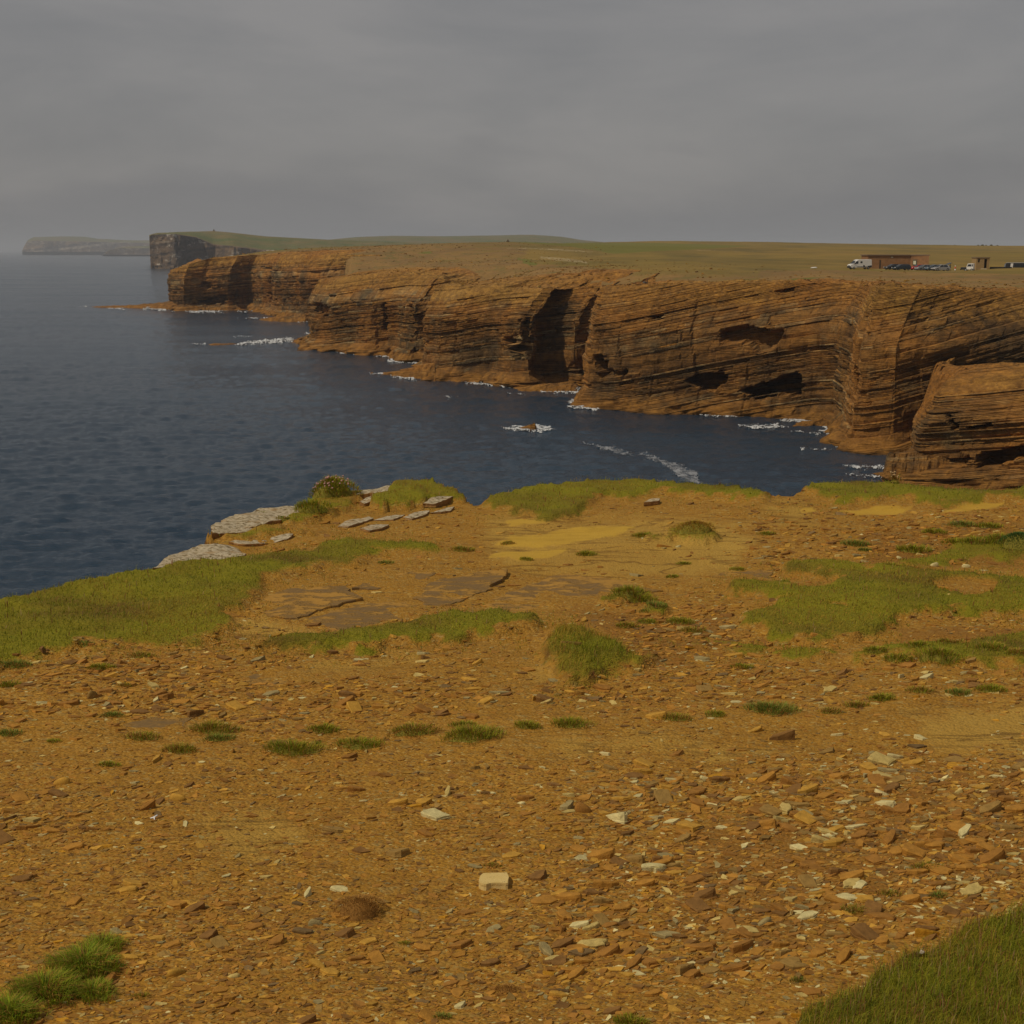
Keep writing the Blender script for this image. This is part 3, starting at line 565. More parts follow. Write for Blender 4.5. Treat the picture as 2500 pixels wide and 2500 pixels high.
def ground_material():
    b = NB('stony_ground', 0.93, 0.12)
    tu = b.attr('turf'); sa = b.attr('sand'); pa = b.attr('pale'); so = b.attr('soil'); lu = b.attr('lush')
    nz = b.n('ShaderNodeNewGeometry').outputs['Normal']; sep = b.n('ShaderNodeSeparateXYZ'); b.l(nz, sep.inputs[0])
    n0 = b.noise(1.1, 4, 0.6); n1 = b.noise(7, 5, 0.65); n2 = b.noise(60, 4, 0.7); n3 = b.noise(220, 3, 0.7)
    st = b.map((1, 1.7, 2), (0, 0, 0.12))
    vo = b.voro(95, st, 'F1', 'Color'); vd = b.voro(95, st); vo2 = b.voro(42, st, 'F1', 'Color'); vd2 = b.voro(42, st)
    sv = b.n('ShaderNodeSeparateColor'); b.l(vo, sv.inputs[0]); sv2 = b.n('ShaderNodeSeparateColor'); b.l(vo2, sv2.inputs[0])
    peb = b.ramp(sv.outputs[0], [(0.0, (0.220, 0.092, 0.017)), (0.3, (0.400, 0.184, 0.032)), (0.6, (0.500, 0.253, 0.045)), (0.8, (0.330, 0.184, 0.053)), (0.93, (0.580, 0.377, 0.112)), (1, (0.620, 0.520, 0.223))])
    peb2 = b.ramp(sv2.outputs[0], [(0.0, (0.240, 0.106, 0.022)), (0.35, (0.420, 0.198, 0.035)), (0.7, (0.520, 0.276, 0.050)), (0.9, (0.300, 0.184, 0.062)), (1, (0.560, 0.386, 0.136))])
    dirt = b.mix(n1, (0.310, 0.138, 0.020), (0.530, 0.267, 0.038))
    c = b.mix(b.ramp(n2, [(0.45, 0), (0.55, 0.8)]), dirt, peb)
    c = b.mix(b.ramp(b.noise(13, 3), [(0.48, 0), (0.58, 0.7)]), c, peb2)
    c = b.mix(b.ramp(b.math('ADD', so, b.math('MULTIPLY', b.math('SUBTRACT', n1, 0.5), 1.0)), [(0.4, 0), (0.8, 0.6)]), c, b.mix(n2, (0.170, 0.069, 0.017), (0.330, 0.147, 0.034)))
    c = b.mix(b.ramp(b.math('ADD', pa, b.math('MULTIPLY', b.math('SUBTRACT', n1, 0.5), 1.2)), [(0.3, 0), (0.85, 0.85)]), c, b.mix(n2, (0.45, 0.25, 0.05), (0.60, 0.37, 0.082)))
    led = b.ramp(b.noise(1.0, 5, 0.6, b.map((0.45, 2.2, 1), (0, 0, 0.13)), 0.8), [(0.455, 0), (0.475, 1), (0.49, 0), (0.56, 0), (0.575, 0.8), (0.59, 0)])
    c = b.mix(b.math('MULTIPLY', led, b.ramp(pa, [(0.2, 0.25), (0.7, 0.8)])), c, (0.150, 0.074, 0.019))
    c = b.mix(b.ramp(n0, [(0.35, 0), (0.7, 0.35)]), c, (0.340, 0.166, 0.028))
    c = b.mix(b.ramp(b.math('ADD', sa, b.math('MULTIPLY', b.math('SUBTRACT', n1, 0.5), 0.9)), [(0.35, 0), (0.95, 0.72)]), c, b.mix(n1, (0.50, 0.28, 0.034), (0.64, 0.39, 0.055)))
    soil = b.mix(n2, (0.085, 0.041, 0.014), (0.250, 0.115, 0.031))
    gr = b.mix(n1, (0.190, 0.155, 0.012), (0.290, 0.250, 0.018))
    gr = b.mix(b.ramp(b.noise(2.2, 4), [(0.45, 0), (0.7, 0.8)]), gr, (0.160, 0.087, 0.019))
    gr = b.mix(b.ramp(sep.outputs[2], [(0.55, 1), (0.8, 0)]), gr, soil)
    c = b.mix(b.ramp(b.math('ADD', tu, b.math('MULTIPLY', b.math('SUBTRACT', n2, 0.5), 1.3)), [(0.25, 0), (0.75, 1)]), c, gr)
    steep = b.ramp(sep.outputs[2], [(0.5, 1), (0.75, 0)])
    c = b.mix(steep, c, soil)
    h = b.math('MULTIPLY', n2, 0.8); h = b.math('SUBTRACT', h, b.math('MULTIPLY', led, 0.6))
    h = b.math('SUBTRACT', h, b.math('MULTIPLY', vd, 0.8)); h = b.math('SUBTRACT', h, b.math('MULTIPLY', vd2, 0.9))
    flat = b.ramp(sa, [(0.3, 1), (0.7, 0.3)])
    n = b.bump(b.math('MULTIPLY', h, flat), 0.7, 0.010)
    c = b.mix(1.0, c, (0.92, 0.97, 0.92), 'MULTIPLY')
    return b.done(c, n)
M_GROUND = ground_material()
cols = np.concatenate([np.linspace(-1300, -120, 60)[:-1], np.arange(-120, 2625, 7.4), np.linspace(2625, 3900, 60)[1:]])
rows = np.concatenate([np.linspace(1100, 1160, 12)[:-1], np.arange(1160, 2560, 4.9), np.linspace(2562, 4600, 60)])
U_, V_ = np.meshgrid(cols, rows, indexing='ij')
GXX, GYY = on_z(U_, V_, GZ)
gz, gm, gds = ground_z(GXX, GYY, True)
tag(link('ground', mesh('ground', np.stack([GXX, GYY, gz], -1), grid_faces(len(cols), len(rows))[:, ::-1], M_GROUND, True,
    dict(turf=gm[0].ravel(), lush=gm[2].ravel(), sand=gm[3].ravel(), pale=gm[4].ravel(), soil=gm[5].ravel()))), kind='structure')

# ------------------------------------------------------------------ rock slabs
def lichen_material():
    b = NB('lichen_slab', 0.95, 0.1)
    nz = b.n('ShaderNodeNewGeometry').outputs['Normal']; sep = b.n('ShaderNodeSeparateXYZ'); b.l(nz, sep.inputs[0])
    n1 = b.noise(9, 5, 0.65); n2 = b.noise(38, 4, 0.6, b.map((1, 2.2, 1)))
    top = b.mix(b.ramp(n2, [(0.40, 1), (0.52, 0)]), (0.52, 0.44, 0.30), (0.17, 0.12, 0.05))
    top = b.mix(b.ramp(n1, [(0.55, 0), (0.7, 0.75)]), top, (0.36, 0.21, 0.075))
    side = b.mix(b.noise(14, 4, 0.6, b.map((1, 1, 6))), (0.14, 0.07, 0.028), (0.42, 0.225, 0.07))
    c = b.mix(b.ramp(sep.outputs[2], [(0.45, 1), (0.8, 0)]), top, side)
    return b.done(c, b.bump(b.math('ADD', n2, n1), 0.8, 0.012))
def bedrock_material():
    b = NB('bedrock_slab', 0.95, 0.08)
    n0 = b.noise(2.3, 4); n1 = b.noise(9, 5, 0.65, b.map((1, 2.0, 1), (0, 0, 0.25))); n2 = b.noise(50, 4, 0.65)
    c = b.mix(n2, (0.15, 0.095, 0.042), (0.25, 0.155, 0.06))
    m = b.math('ADD', b.math('MULTIPLY', n1, 0.75), b.math('MULTIPLY', n0, 0.35))
    c = b.mix(b.ramp(m, [(0.50, 0), (0.62, 0.85)]), c, b.mix(n2, (0.36, 0.19, 0.04), (0.50, 0.275, 0.055)))
    return b.done(c, b.bump(b.math('ADD', b.ramp(m, [(0.54, 0), (0.585, 1)]), b.math('MULTIPLY', n2, 0.3)), 0.7, 0.008))
M_LICH = lichen_material(); M_BED = bedrock_material()
def slab(name, poly, lift, thick, mat, seed, rough=0.008, tilt=(0, 0), n=56, ledges=2, wob=1.0):
    p = np.array(poly, float); x, y = on_z(p[:, 0], p[:, 1], GZ + lift)
    p = np.stack([x, y], 1)
    L_ = np.concatenate([[0], np.cumsum(np.hypot(*(np.roll(p, -1, 0) - p).T))]); pc = np.concatenate([p, p[:1]])
    s = np.linspace(0, L_[-1], n, endpoint=False); r = np.stack([np.interp(s, L_, pc[:, 0]), np.interp(s, L_, pc[:, 1])], 1)
    c = r.mean(0); d = r - c; size = np.hypot(*d.T).mean()
    ln = np.hypot(*d.T)[:, None]
    jag = (0.10 * fbm(s * 6 / max(size, 0.2), s * 0, 3, seed)[:, None] + 0.03 * (hsh(np.arange(n), 0, seed)[:, None] - 0.5)) * size * wob
    r = r + d / ln * jag
    rings = []; zt = lambda q: GZ + lift + tilt[0] * (q[:, 0] - c[0]) + tilt[1] * (q[:, 1] - c[1]) + rough * fbm(q[:, 0] * 7, q[:, 1] * 7, 3, seed + 3) * 2
    for k in range(ledges, 0, -1):                                     # stepped layers down the side
        o = 1 + 0.02 * (k % 2) - 0.03 * k * 0; jj = 1 + 0.03 * (hsh(np.arange(n) // 2, k, seed)[:, None] - 0.5)
        q = c + d / ln * (ln + jag) * o * jj
        rings.append(np.concatenate([q, (zt(q) - thick * k / ledges)[:, None]], 1))
        q2 = c + d / ln * (ln + jag) * (o - 0.03) * jj
        rings.append(np.concatenate([q2, (zt(q2) - thick * (k - 0.55) / ledges)[:, None]], 1))
    for f in (1.0, 0.985, 0.85, 0.68, 0.5, 0.3, 0.12):
        q = c + (r - c) * f; rings.append(np.concatenate([q, (zt(q) - (0.004 if f == 1.0 else 0))[:, None]], 1))
    V = np.stack(rings, 1); nr = V.shape[1]; V = V.reshape(-1, 3)
    top = np.array([[c[0], c[1], GZ + lift]]); fs = [grid_faces(n, nr, True), np.array([[i * nr + nr - 1, ((i + 1) % n) * nr + nr - 1, n * nr] for i in range(n)])]
    o0 = np.array([c[0], c[1], GZ + lift - thick]); V = np.concatenate([V, top]) - o0
    if np.sum(r[:, 0] * np.roll(r[:, 1], -1) - r[:, 1] * np.roll(r[:, 0], -1)) < 0: fs = [f[:, ::-1] for f in fs]
    return link(name, mesh(name, V, fs, mat), loc=o0)
WS = [([(372, 1392), (392, 1376), (440, 1349), (490, 1335), (560, 1331), (588, 1336), (604, 1350), (540, 1364), (450, 1380)], 0.05, 0.16, 'large pale lichen-covered slab at the cliff edge, nearest to the left turf'),
      ([(515, 1305), (520, 1286), (560, 1263), (640, 1241), (757, 1228), (745, 1241), (690, 1262), (640, 1278), (560, 1296)], 0.05, 0.22, 'longest pale lichen-covered slab hanging over the sea below the pink thrift cushion'),
      ([(520, 1310), (556, 1294), (640, 1279), (684, 1276), (650, 1290), (590, 1302)], 0.032, 0.16, 'narrow pale lichen-covered ledge just under the longest slab at the cliff edge'),
      ([(562, 1324), (640, 1312), (718, 1306), (704, 1316), (640, 1327), (590, 1330)], 0.024, 0.08, 'pale lichen-covered slab strip between the ledges and the left turf'),
      ([(866, 1206), (900, 1196), (960, 1188), (972, 1194), (925, 1206)], 0.03, 0.12, 'pale rough slab on the cliff edge right of the pink thrift cushion'),
      ([(1033, 1226), (1048, 1216), (1088, 1208), (1112, 1200), (1116, 1206), (1064, 1226)], 0.03, 0.05, 'pale grey slab at the cliff edge beside the gap left of the far turf bank'),
      ([(324, 1416), (345, 1402), (380, 1392), (440, 1385), (430, 1394), (380, 1408)], 0.04, 0.28, 'low brown slab tip jutting out over the sea left of the pale slabs'),
      ([(826, 1283), (846, 1271), (902, 1262), (912, 1266), (880, 1276), (850, 1284)], 0.007, 0.022, 'flat pale slab flake right of the lichen ledges, leftmost of the scattered flakes'),
      ([(880, 1290), (920, 1280), (950, 1281), (930, 1290), (900, 1296)], 0.007, 0.022, 'thin pale slab flake just below the leftmost scattered flake'),
      ([(910, 1268), (960, 1256), (990, 1256), (960, 1268)], 0.007, 0.022, 'long pale slab flake in the middle of the scattered flakes near the cliff edge'),
      ([(985, 1262), (1010, 1250), (1050, 1246), (1040, 1256), (1005, 1265)], 0.007, 0.022, 'pale slab flake with a pointed right end among the scattered flakes'),
      ([(1050, 1250), (1080, 1242), (1110, 1236), (1100, 1246)], 0.007, 0.022, 'rightmost of the scattered pale slab flakes near the cliff edge'),
      ([(878, 1222), (900, 1214), (918, 1212), (912, 1222), (890, 1228)], 0.02, 0.05, 'small pale flake just below the rough slab right of the thrift cushion'),
      ([(1572, 1226), (1588, 1217), (1612, 1216), (1608, 1224)], 0.03, 0.04, 'small white slab lying on the far turf bank')]
for k, (p, li, th, lb) in enumerate(WS):
    tag(slab('flat_rock', p, li, th, M_LICH, 100 + k * 7, rough=0.010 if k < 7 else 0.004, tilt=((-0.05 if k < 3 else 0.02), 0.01), n=72 if k < 7 else 36), lb, 'rock slab', 'pale lichen slabs at the cliff edge')
BS = [([(650, 1490), (655, 1452), (700, 1440), (840, 1433), (886, 1458), (800, 1482), (725, 1506), (662, 1503)], 0.022, 'smooth grey-brown bedrock slab with a raised front edge, left of the orange-lichened slabs'),
      ([(755, 1510), (880, 1470), (990, 1471), (1042, 1489), (950, 1527), (850, 1550), (808, 1542)], 0.015, 'grey bedrock slab blotched orange, nearest to the middle grass strip'),
      ([(868, 1434), (900, 1406), (1000, 1397), (1062, 1396), (1040, 1421), (960, 1437)], 0.012, 'small grey bedrock slab behind the smooth grey-brown slab'),
      ([(1018, 1456), (1045, 1422), (1140, 1402), (1232, 1391), (1240, 1402), (1180, 1442), (1100, 1474), (1040, 1477)], 0.018, 'grey bedrock slab with a straight dark right edge, right of the small grey slab'),
      ([(1188, 1470), (1250, 1440), (1340, 1408), (1400, 1402), (1480, 1408), (1560, 1430), (1622, 1441), (1480, 1470), (1360, 1530), (1240, 1536), (1178, 1502)], 0.012, 'broad bedrock slab heavily blotched orange, rightmost of the grey slabs'),
      ([(690, 1532), (720, 1526), (752, 1540), (730, 1556), (695, 1550)], 0.010, 'small flat grey bedrock patch in the pale gravel below the smooth slab'),
      ([(700, 1568), (770, 1556), (762, 1570), (720, 1578), (690, 1576)], 0.010, 'small dark bedrock patch touching the middle grass strip'),
      ([(540, 1648), (700, 1640), (860, 1632), (1000, 1630), (990, 1650), (820, 1672), (640, 1676)], 0.010, 'long flat brown bedrock ledge below the middle grass strip'),
      ([(1700, 1420), (1760, 1398), (1890, 1392), (1880, 1422), (1780, 1432)], 0.012, 'flat tan bedrock slab left of the turf hollow with dark roots'),
      ([(2230, 1790), (2290, 1775), (2380, 1780), (2420, 1810), (2350, 1850), (2270, 1840)], 0.006, 'flat greenish grey bedrock patch at the right edge of the stony slope'),
      ([(300, 1768), (400, 1750), (470, 1752), (440, 1780), (340, 1800)], 0.008, 'flat sandy bedrock patch between the tufts on the left')]
for k, (p, li, lb) in enumerate(BS):
    tag(slab('flat_rock', p, li, 0.06, M_BED, 300 + k * 5, rough=0.004, tilt=(0.0, 0.012 if k in (0, 3) else 0.0), n=64, ledges=1, wob=1.3), lb, 'rock slab', 'bedrock slabs lying flush in the ground')

# ------------------------------------------------------------------ stones
PAL = np.array([(0.43, 0.215, 0.058), (0.34, 0.165, 0.052), (0.52, 0.295, 0.075), (0.24, 0.125, 0.055), (0.33, 0.205, 0.09), (0.56, 0.43, 0.23), (0.66, 0.58, 0.44), (0.36, 0.29, 0.20), (0.21, 0.135, 0.085), (0.58, 0.30, 0.04)]) * np.array([0.95, 0.92, 0.55])
PALP = np.array([0.30, 0.26, 0.13, 0.12, 0.08, 0.035, 0.016, 0.028, 0.025, 0.008]); PALP /= PALP.sum()
def stone_material():
    b = NB('loose_stone', 0.88, 0.2)
    tcn = b.n('ShaderNodeTexCoord').outputs['Object']
    a = b.n('ShaderNodeAttribute'); a.attribute_name = 'col'
    n1 = b.noise(45, 5, 0.65); n2 = b.noise(260, 3, 0.6)
    c = b.mix(1.0, a.outputs['Color'], b.ramp(n1, [(0.3, 0.72), (0.7, 1.2)]), 'MULTIPLY')
    c = b.mix(b.ramp(n2, [(0.55, 0), (0.75, 0.3)]), c, (0.14, 0.075, 0.03))
    return b.done(c, b.bump(b.math('ADD', n1, b.math('MULTIPLY', n2, 0.4)), 0.6, 0.004))
M_STONE = stone_material()
def stone_shape(seed, n=7, flat=0.2, rnd=0.0, hi=False):
    """unit-width angular flake (or rounded pebble), z from 0; returns verts, faces"""
    r = np.random.RandomState(seed)
    a = (np.arange(n) + r.uniform(-0.42, 0.42, n) * (1 - 0.5 * rnd)) / n * 2 * math.pi
    ax = r.uniform(0.38, 0.8)
    rad = 0.5 * (1 + r.uniform(-0.28, 0.2, n) * (1 - rnd * 0.7))
    rings = []
    lv = ((0, 0.98), (0.82, 1.0), (1.0, 0.90)) if not rnd else ((0, 0.6), (0.35, 1.0), (0.75, 0.86), (1.0, 0.5))
    if hi and not rnd: lv = ((0, 0.97), (0.4, 1.02), (0.46, 0.95), (0.85, 0.97), (1.0, 0.86))
    tx, ty = r.uniform(-0.5, 0.5, 2)
    for zf, k in lv:
        kk = k * (1 + r.uniform(-0.05, 0.05, n))
        x = np.cos(a) * rad * kk; y = np.sin(a) * rad * kk * ax
        z = zf * flat * (1 + (tx * x + ty * y) * 1.6 * zf) + r.uniform(-0.04, 0.04, n) * flat
        rings.append(np.stack([x, y, z], 1))
    V = np.stack(rings, 1); nr = V.shape[1]; V = V.reshape(-1, 3)
    top = V[nr - 1::nr].mean(0) + [0, 0, flat * 0.04]
    V = np.concatenate([V, top[None]])
    return V, grid_faces(n, nr, True), np.array([[i * nr + nr - 1, ((i + 1) % n) * nr + nr - 1, n * nr] for i in range(n)])
PROT = [stone_shape(s, 5 + s % 3, f, 0.0) for s, f in zip(range(16), (0.16, 0.22, 0.28, 0.2, 0.34, 0.14, 0.25, 0.3, 0.4, 0.18, 0.24, 0.12, 0.2, 0.16, 0.3, 0.22))]
def flake(seed, n, flat):
    """cheap flake for the scatter: slanting sides and a flat top"""
    V, _f4, _f3 = stone_shape(seed, n, flat)
    V = np.concatenate([V[:-1].reshape(n, 3, 3)[:, [0, 2]].reshape(-1, 3)]); i = np.arange(n); j = (i + 1) % n
    V = V.reshape(n, 2, 3); V[:, 1, :2] *= 1.06; V = V.reshape(-1, 3)
    return V, np.stack([i * 2, j * 2, j * 2 + 1, i * 2 + 1], 1), np.stack([0 * i[1:-1] + 1, i[1:-1] * 2 + 1, i[2:] * 2 + 1], 1)
FLK = [flake(s, 5 + s % 2, f) for s, f in zip(range(16), (0.16, 0.22, 0.28, 0.2, 0.34, 0.14, 0.25, 0.3, 0.4, 0.18, 0.24, 0.12, 0.2, 0.16, 0.3, 0.22))]
def euler_mats(rx, ry, rz):
    cx, sx_, cy_, sy_, cz, sz = np.cos(rx), np.sin(rx), np.cos(ry), np.sin(ry), np.cos(rz), np.sin(rz)
    m = np.empty((len(rx), 3, 3))
    m[:, 0, 0] = cz * cy_; m[:, 0, 1] = cz * sy_ * sx_ - sz * cx; m[:, 0, 2] = cz * sy_ * cx + sz * sx_
    m[:, 1, 0] = sz * cy_; m[:, 1, 1] = sz * sy_ * sx_ + cz * cx; m[:, 1, 2] = sz * sy_ * cx - cz * sx_
    m[:, 2, 0] = -sy_; m[:, 2, 1] = cy_ * sx_; m[:, 2, 2] = cy_ * cx
    return m
def place_stones(name, x, y, z, size, colr, protos, rs, tilt=0.15, sink=0.33):
    Vs, Fs, Cs = [], [], []; off = 0; pi = rs.randint(0, len(protos), len(x))
    rz = np.where(rs.rand(len(x)) < 0.75, rs.normal(0.12, 0.35, len(x)), rs.uniform(0, 6.28, len(x)))
    M = euler_mats(rs.normal(0, tilt, len(x)), rs.normal(0, tilt, len(x)), rz)
    fl = {4: [], 3: []}
    for k, (V, f4, f3) in enumerate(protos):
        i = np.where(pi == k)[0]
        if not len(i): continue
        W = np.einsum('nij,vj->nvi', M[i], V * np.array([1.12, 0.95, 0.78])) * size[i][:, None, None]
        W += np.stack([x[i], y[i], z[i] - sink * size[i] * V[:, 2].max()], 1)[:, None, :]
        Vs.append(W.reshape(-1, 3)); nvv = len(V)
        o = off + np.arange(len(i))[:, None, None] * nvv
        fl[4].append((f4[None] + o).reshape(-1, 4)); fl[3].append((f3[None] + o).reshape(-1, 3)); off += len(i) * nvv
        Cs.append(np.repeat(colr[i], nvv, 0))
    return mesh(name, np.concatenate(Vs), [np.concatenate(fl[4]), np.concatenate(fl[3])], M_STONE, False, None, np.concatenate(Cs))
def ground_samples(n, pr=(-250, 2750), pyr=(1190, 2900), rs=RS, bias=1.0):
    px = rs.uniform(*pr, n); py = pyr[0] + (pyr[1] - pyr[0]) * rs.rand(n) ** bias
    return on_z(px, py, GZ)
rs = np.random.RandomState(3)
x, y = ground_samples(185000, (-560, 3250), rs=rs)
z, m, ds = ground_z(x, y, True); px, py = m[6], m[7]
turf, thick, lush, sand, pale, soil = m[:6]
clump = fbm(x * 1.3, y * 1.3, 3, 80)
rub = np.zeros(len(x))
for poly in ([(-300, 1650), (400, 1620), (1000, 1660), (1300, 1640), (1600, 1640), (2600, 1600), (2600, 1760), (1900, 1740), (1200, 1760), (600, 1780), (-300, 1800)], [(1600, 1460), (1850, 1440), (1780, 1540), (1900, 1620), (1500, 1640), (1500, 1560)], [(1800, 1300), (2100, 1270), (2600, 1250), (2600, 1400), (2000, 1395), (1800, 1420)], [(1450, 1850), (2600, 1800), (2600, 2150), (2000, 2400), (1300, 2400), (1400, 2000)]):
    rub = np.maximum(rub, sst(-40, 60, sdf(px, py, poly)))
slabm = np.zeros(len(x))
for p_, *_r in BS + WS: slabm = np.maximum(slabm, sst(-2, 4, sdf(px, py, p_)))
prob = (0.48 + 0.75 * clump + 0.35 * rub) * (1 - np.clip(turf * 1.6, 0, 0.995)) * (1 - 0.97 * sand) * (1 - 0.55 * pale) * (1 - 0.97 * slabm) * (ds > 0.02)
# the sheltered hollow behind the slabs is mostly bare rock and sand
prob *= np.where(py < 1480, 0.30 + 0.6 * sst(1700, 1900, px), 1.0)
prob *= np.where((px > -120) & (px < 2620) & (py < 2600), 1.0, 0.38)
keep = rs.rand(len(x)) < prob
x, y, z, px, py, rub = x[keep], y[keep], z[keep], px[keep], py[keep], rub[keep]
d = np.hypot(x, y)
size = np.exp(rs.normal(-4.47, 0.55, len(x))) * (0.55 + 0.16 * d) * (0.85 + 0.35 * rub)
size = np.clip(size, 0.006, 0.072)
ci = rs.choice(len(PAL), len(x), p=PALP)
right = sst(1100, 2000, px) * sst(1500, 1900, py)
sw = (rs.rand(len(x)) < 0.09 * right); ci[sw] = rs.choice([5, 6, 4], sw.sum())
colr = PAL[ci] * rs.uniform(0.75, 1.2, (len(x), 1))
# the largest stand as single stones, the rest are one scatter
scr = size / d; big = np.argsort(-scr * (px > -40) * (px < 2540) * (py < 2540))[:290]
rest = np.ones(len(x), bool); rest[big] = False
print('stones', len(x))
tag(link('stone_scatter', place_stones('stone_scatter', x[rest], y[rest], z[rest], size[rest], colr[rest], FLK, rs)), 'small ochre, brown and cream stone fragments covering the bare ground', None, None, 'stuff')
HI = [stone_shape(60 + s, 7 + s % 4, f, 0.0, True) for s, f in zip(range(10), (0.16, 0.22, 0.28, 0.2, 0.34, 0.18, 0.25, 0.3, 0.42, 0.14))] + [stone_shape(90 + s, 12, 0.5, 1.0, True) for s in range(3)]
CN = ['ochre-brown', 'brown', 'yellow-ochre', 'dark brown', 'grey-brown', 'cream', 'whitish', 'grey', 'purplish dark', 'orange']
def where_on(px, py):
    v = 'behind the grass strip' if py < 1540 else ('below the grass strip' if py < 1800 else ('on the stony slope' if py < 2150 else 'in near gravel'))
    h = 'at far left' if px < 500 else ('left of middle' if px < 1050 else ('near middle' if px < 1450 else ('right of middle' if px < 1950 else 'at far right')))
    return v + ' ' + h
cache = {}
def single_stone(px_, py_, w, ci_, seed, label, flat=None, rz=None, tint=1.0, asp=1.0, name='stone', group='loose stones on the bare ground', hz=1.0):
    x_, y_ = on_z(px_, py_, GZ); x_ = float(x_); y_ = float(y_); z_ = float(ground_z(np.array([x_]), np.array([y_]))[0])
    k = seed % len(HI); key = (k, ci_)
    if key not in cache:
        V, f4, f3 = HI[k]; cache[key] = mesh(name, V, [f4, f3], M_STONE, k >= 10, None, np.tile(PAL[ci_] * 1.0, (len(V), 1)))
    h = HI[k][0][:, 2].max()
    o = link(name, cache[key], loc=(x_, y_, z_ - 0.32 * h * w * hz), rot=(random.gauss(0, 0.1), random.gauss(0, 0.1), rz if rz is not None else random.gauss(0.1, 0.5)), scale=(w, w * asp, w * hz))
    tag(o, label, 'stone', group); return o
cls = {}
for i in big: cls.setdefault((int(ci[i]), 'pebble' if size[i] < 0.035 else 'flat stone', where_on(px[i], py[i])), []).append(i)
ORD = lambda k: f"{k}{'th' if 10 <= k % 100 <= 20 else {1: 'st', 2: 'nd', 3: 'rd'}.get(k % 10, 'th')}"
for (c_, kd, wh), ii in cls.items():
    ii.sort(key=lambda q: px[q])
    for k, i in enumerate(ii):
        lb = f'{CN[c_]} {kd} lying {wh}' if len(ii) == 1 else f'{ORD(k + 1)} from left of the {CN[c_]} {kd}s {wh}'
        single_stone(px[i], py[i], float(size[i]) * 1.05, c_, int(rs.randint(0, 10)), lb)
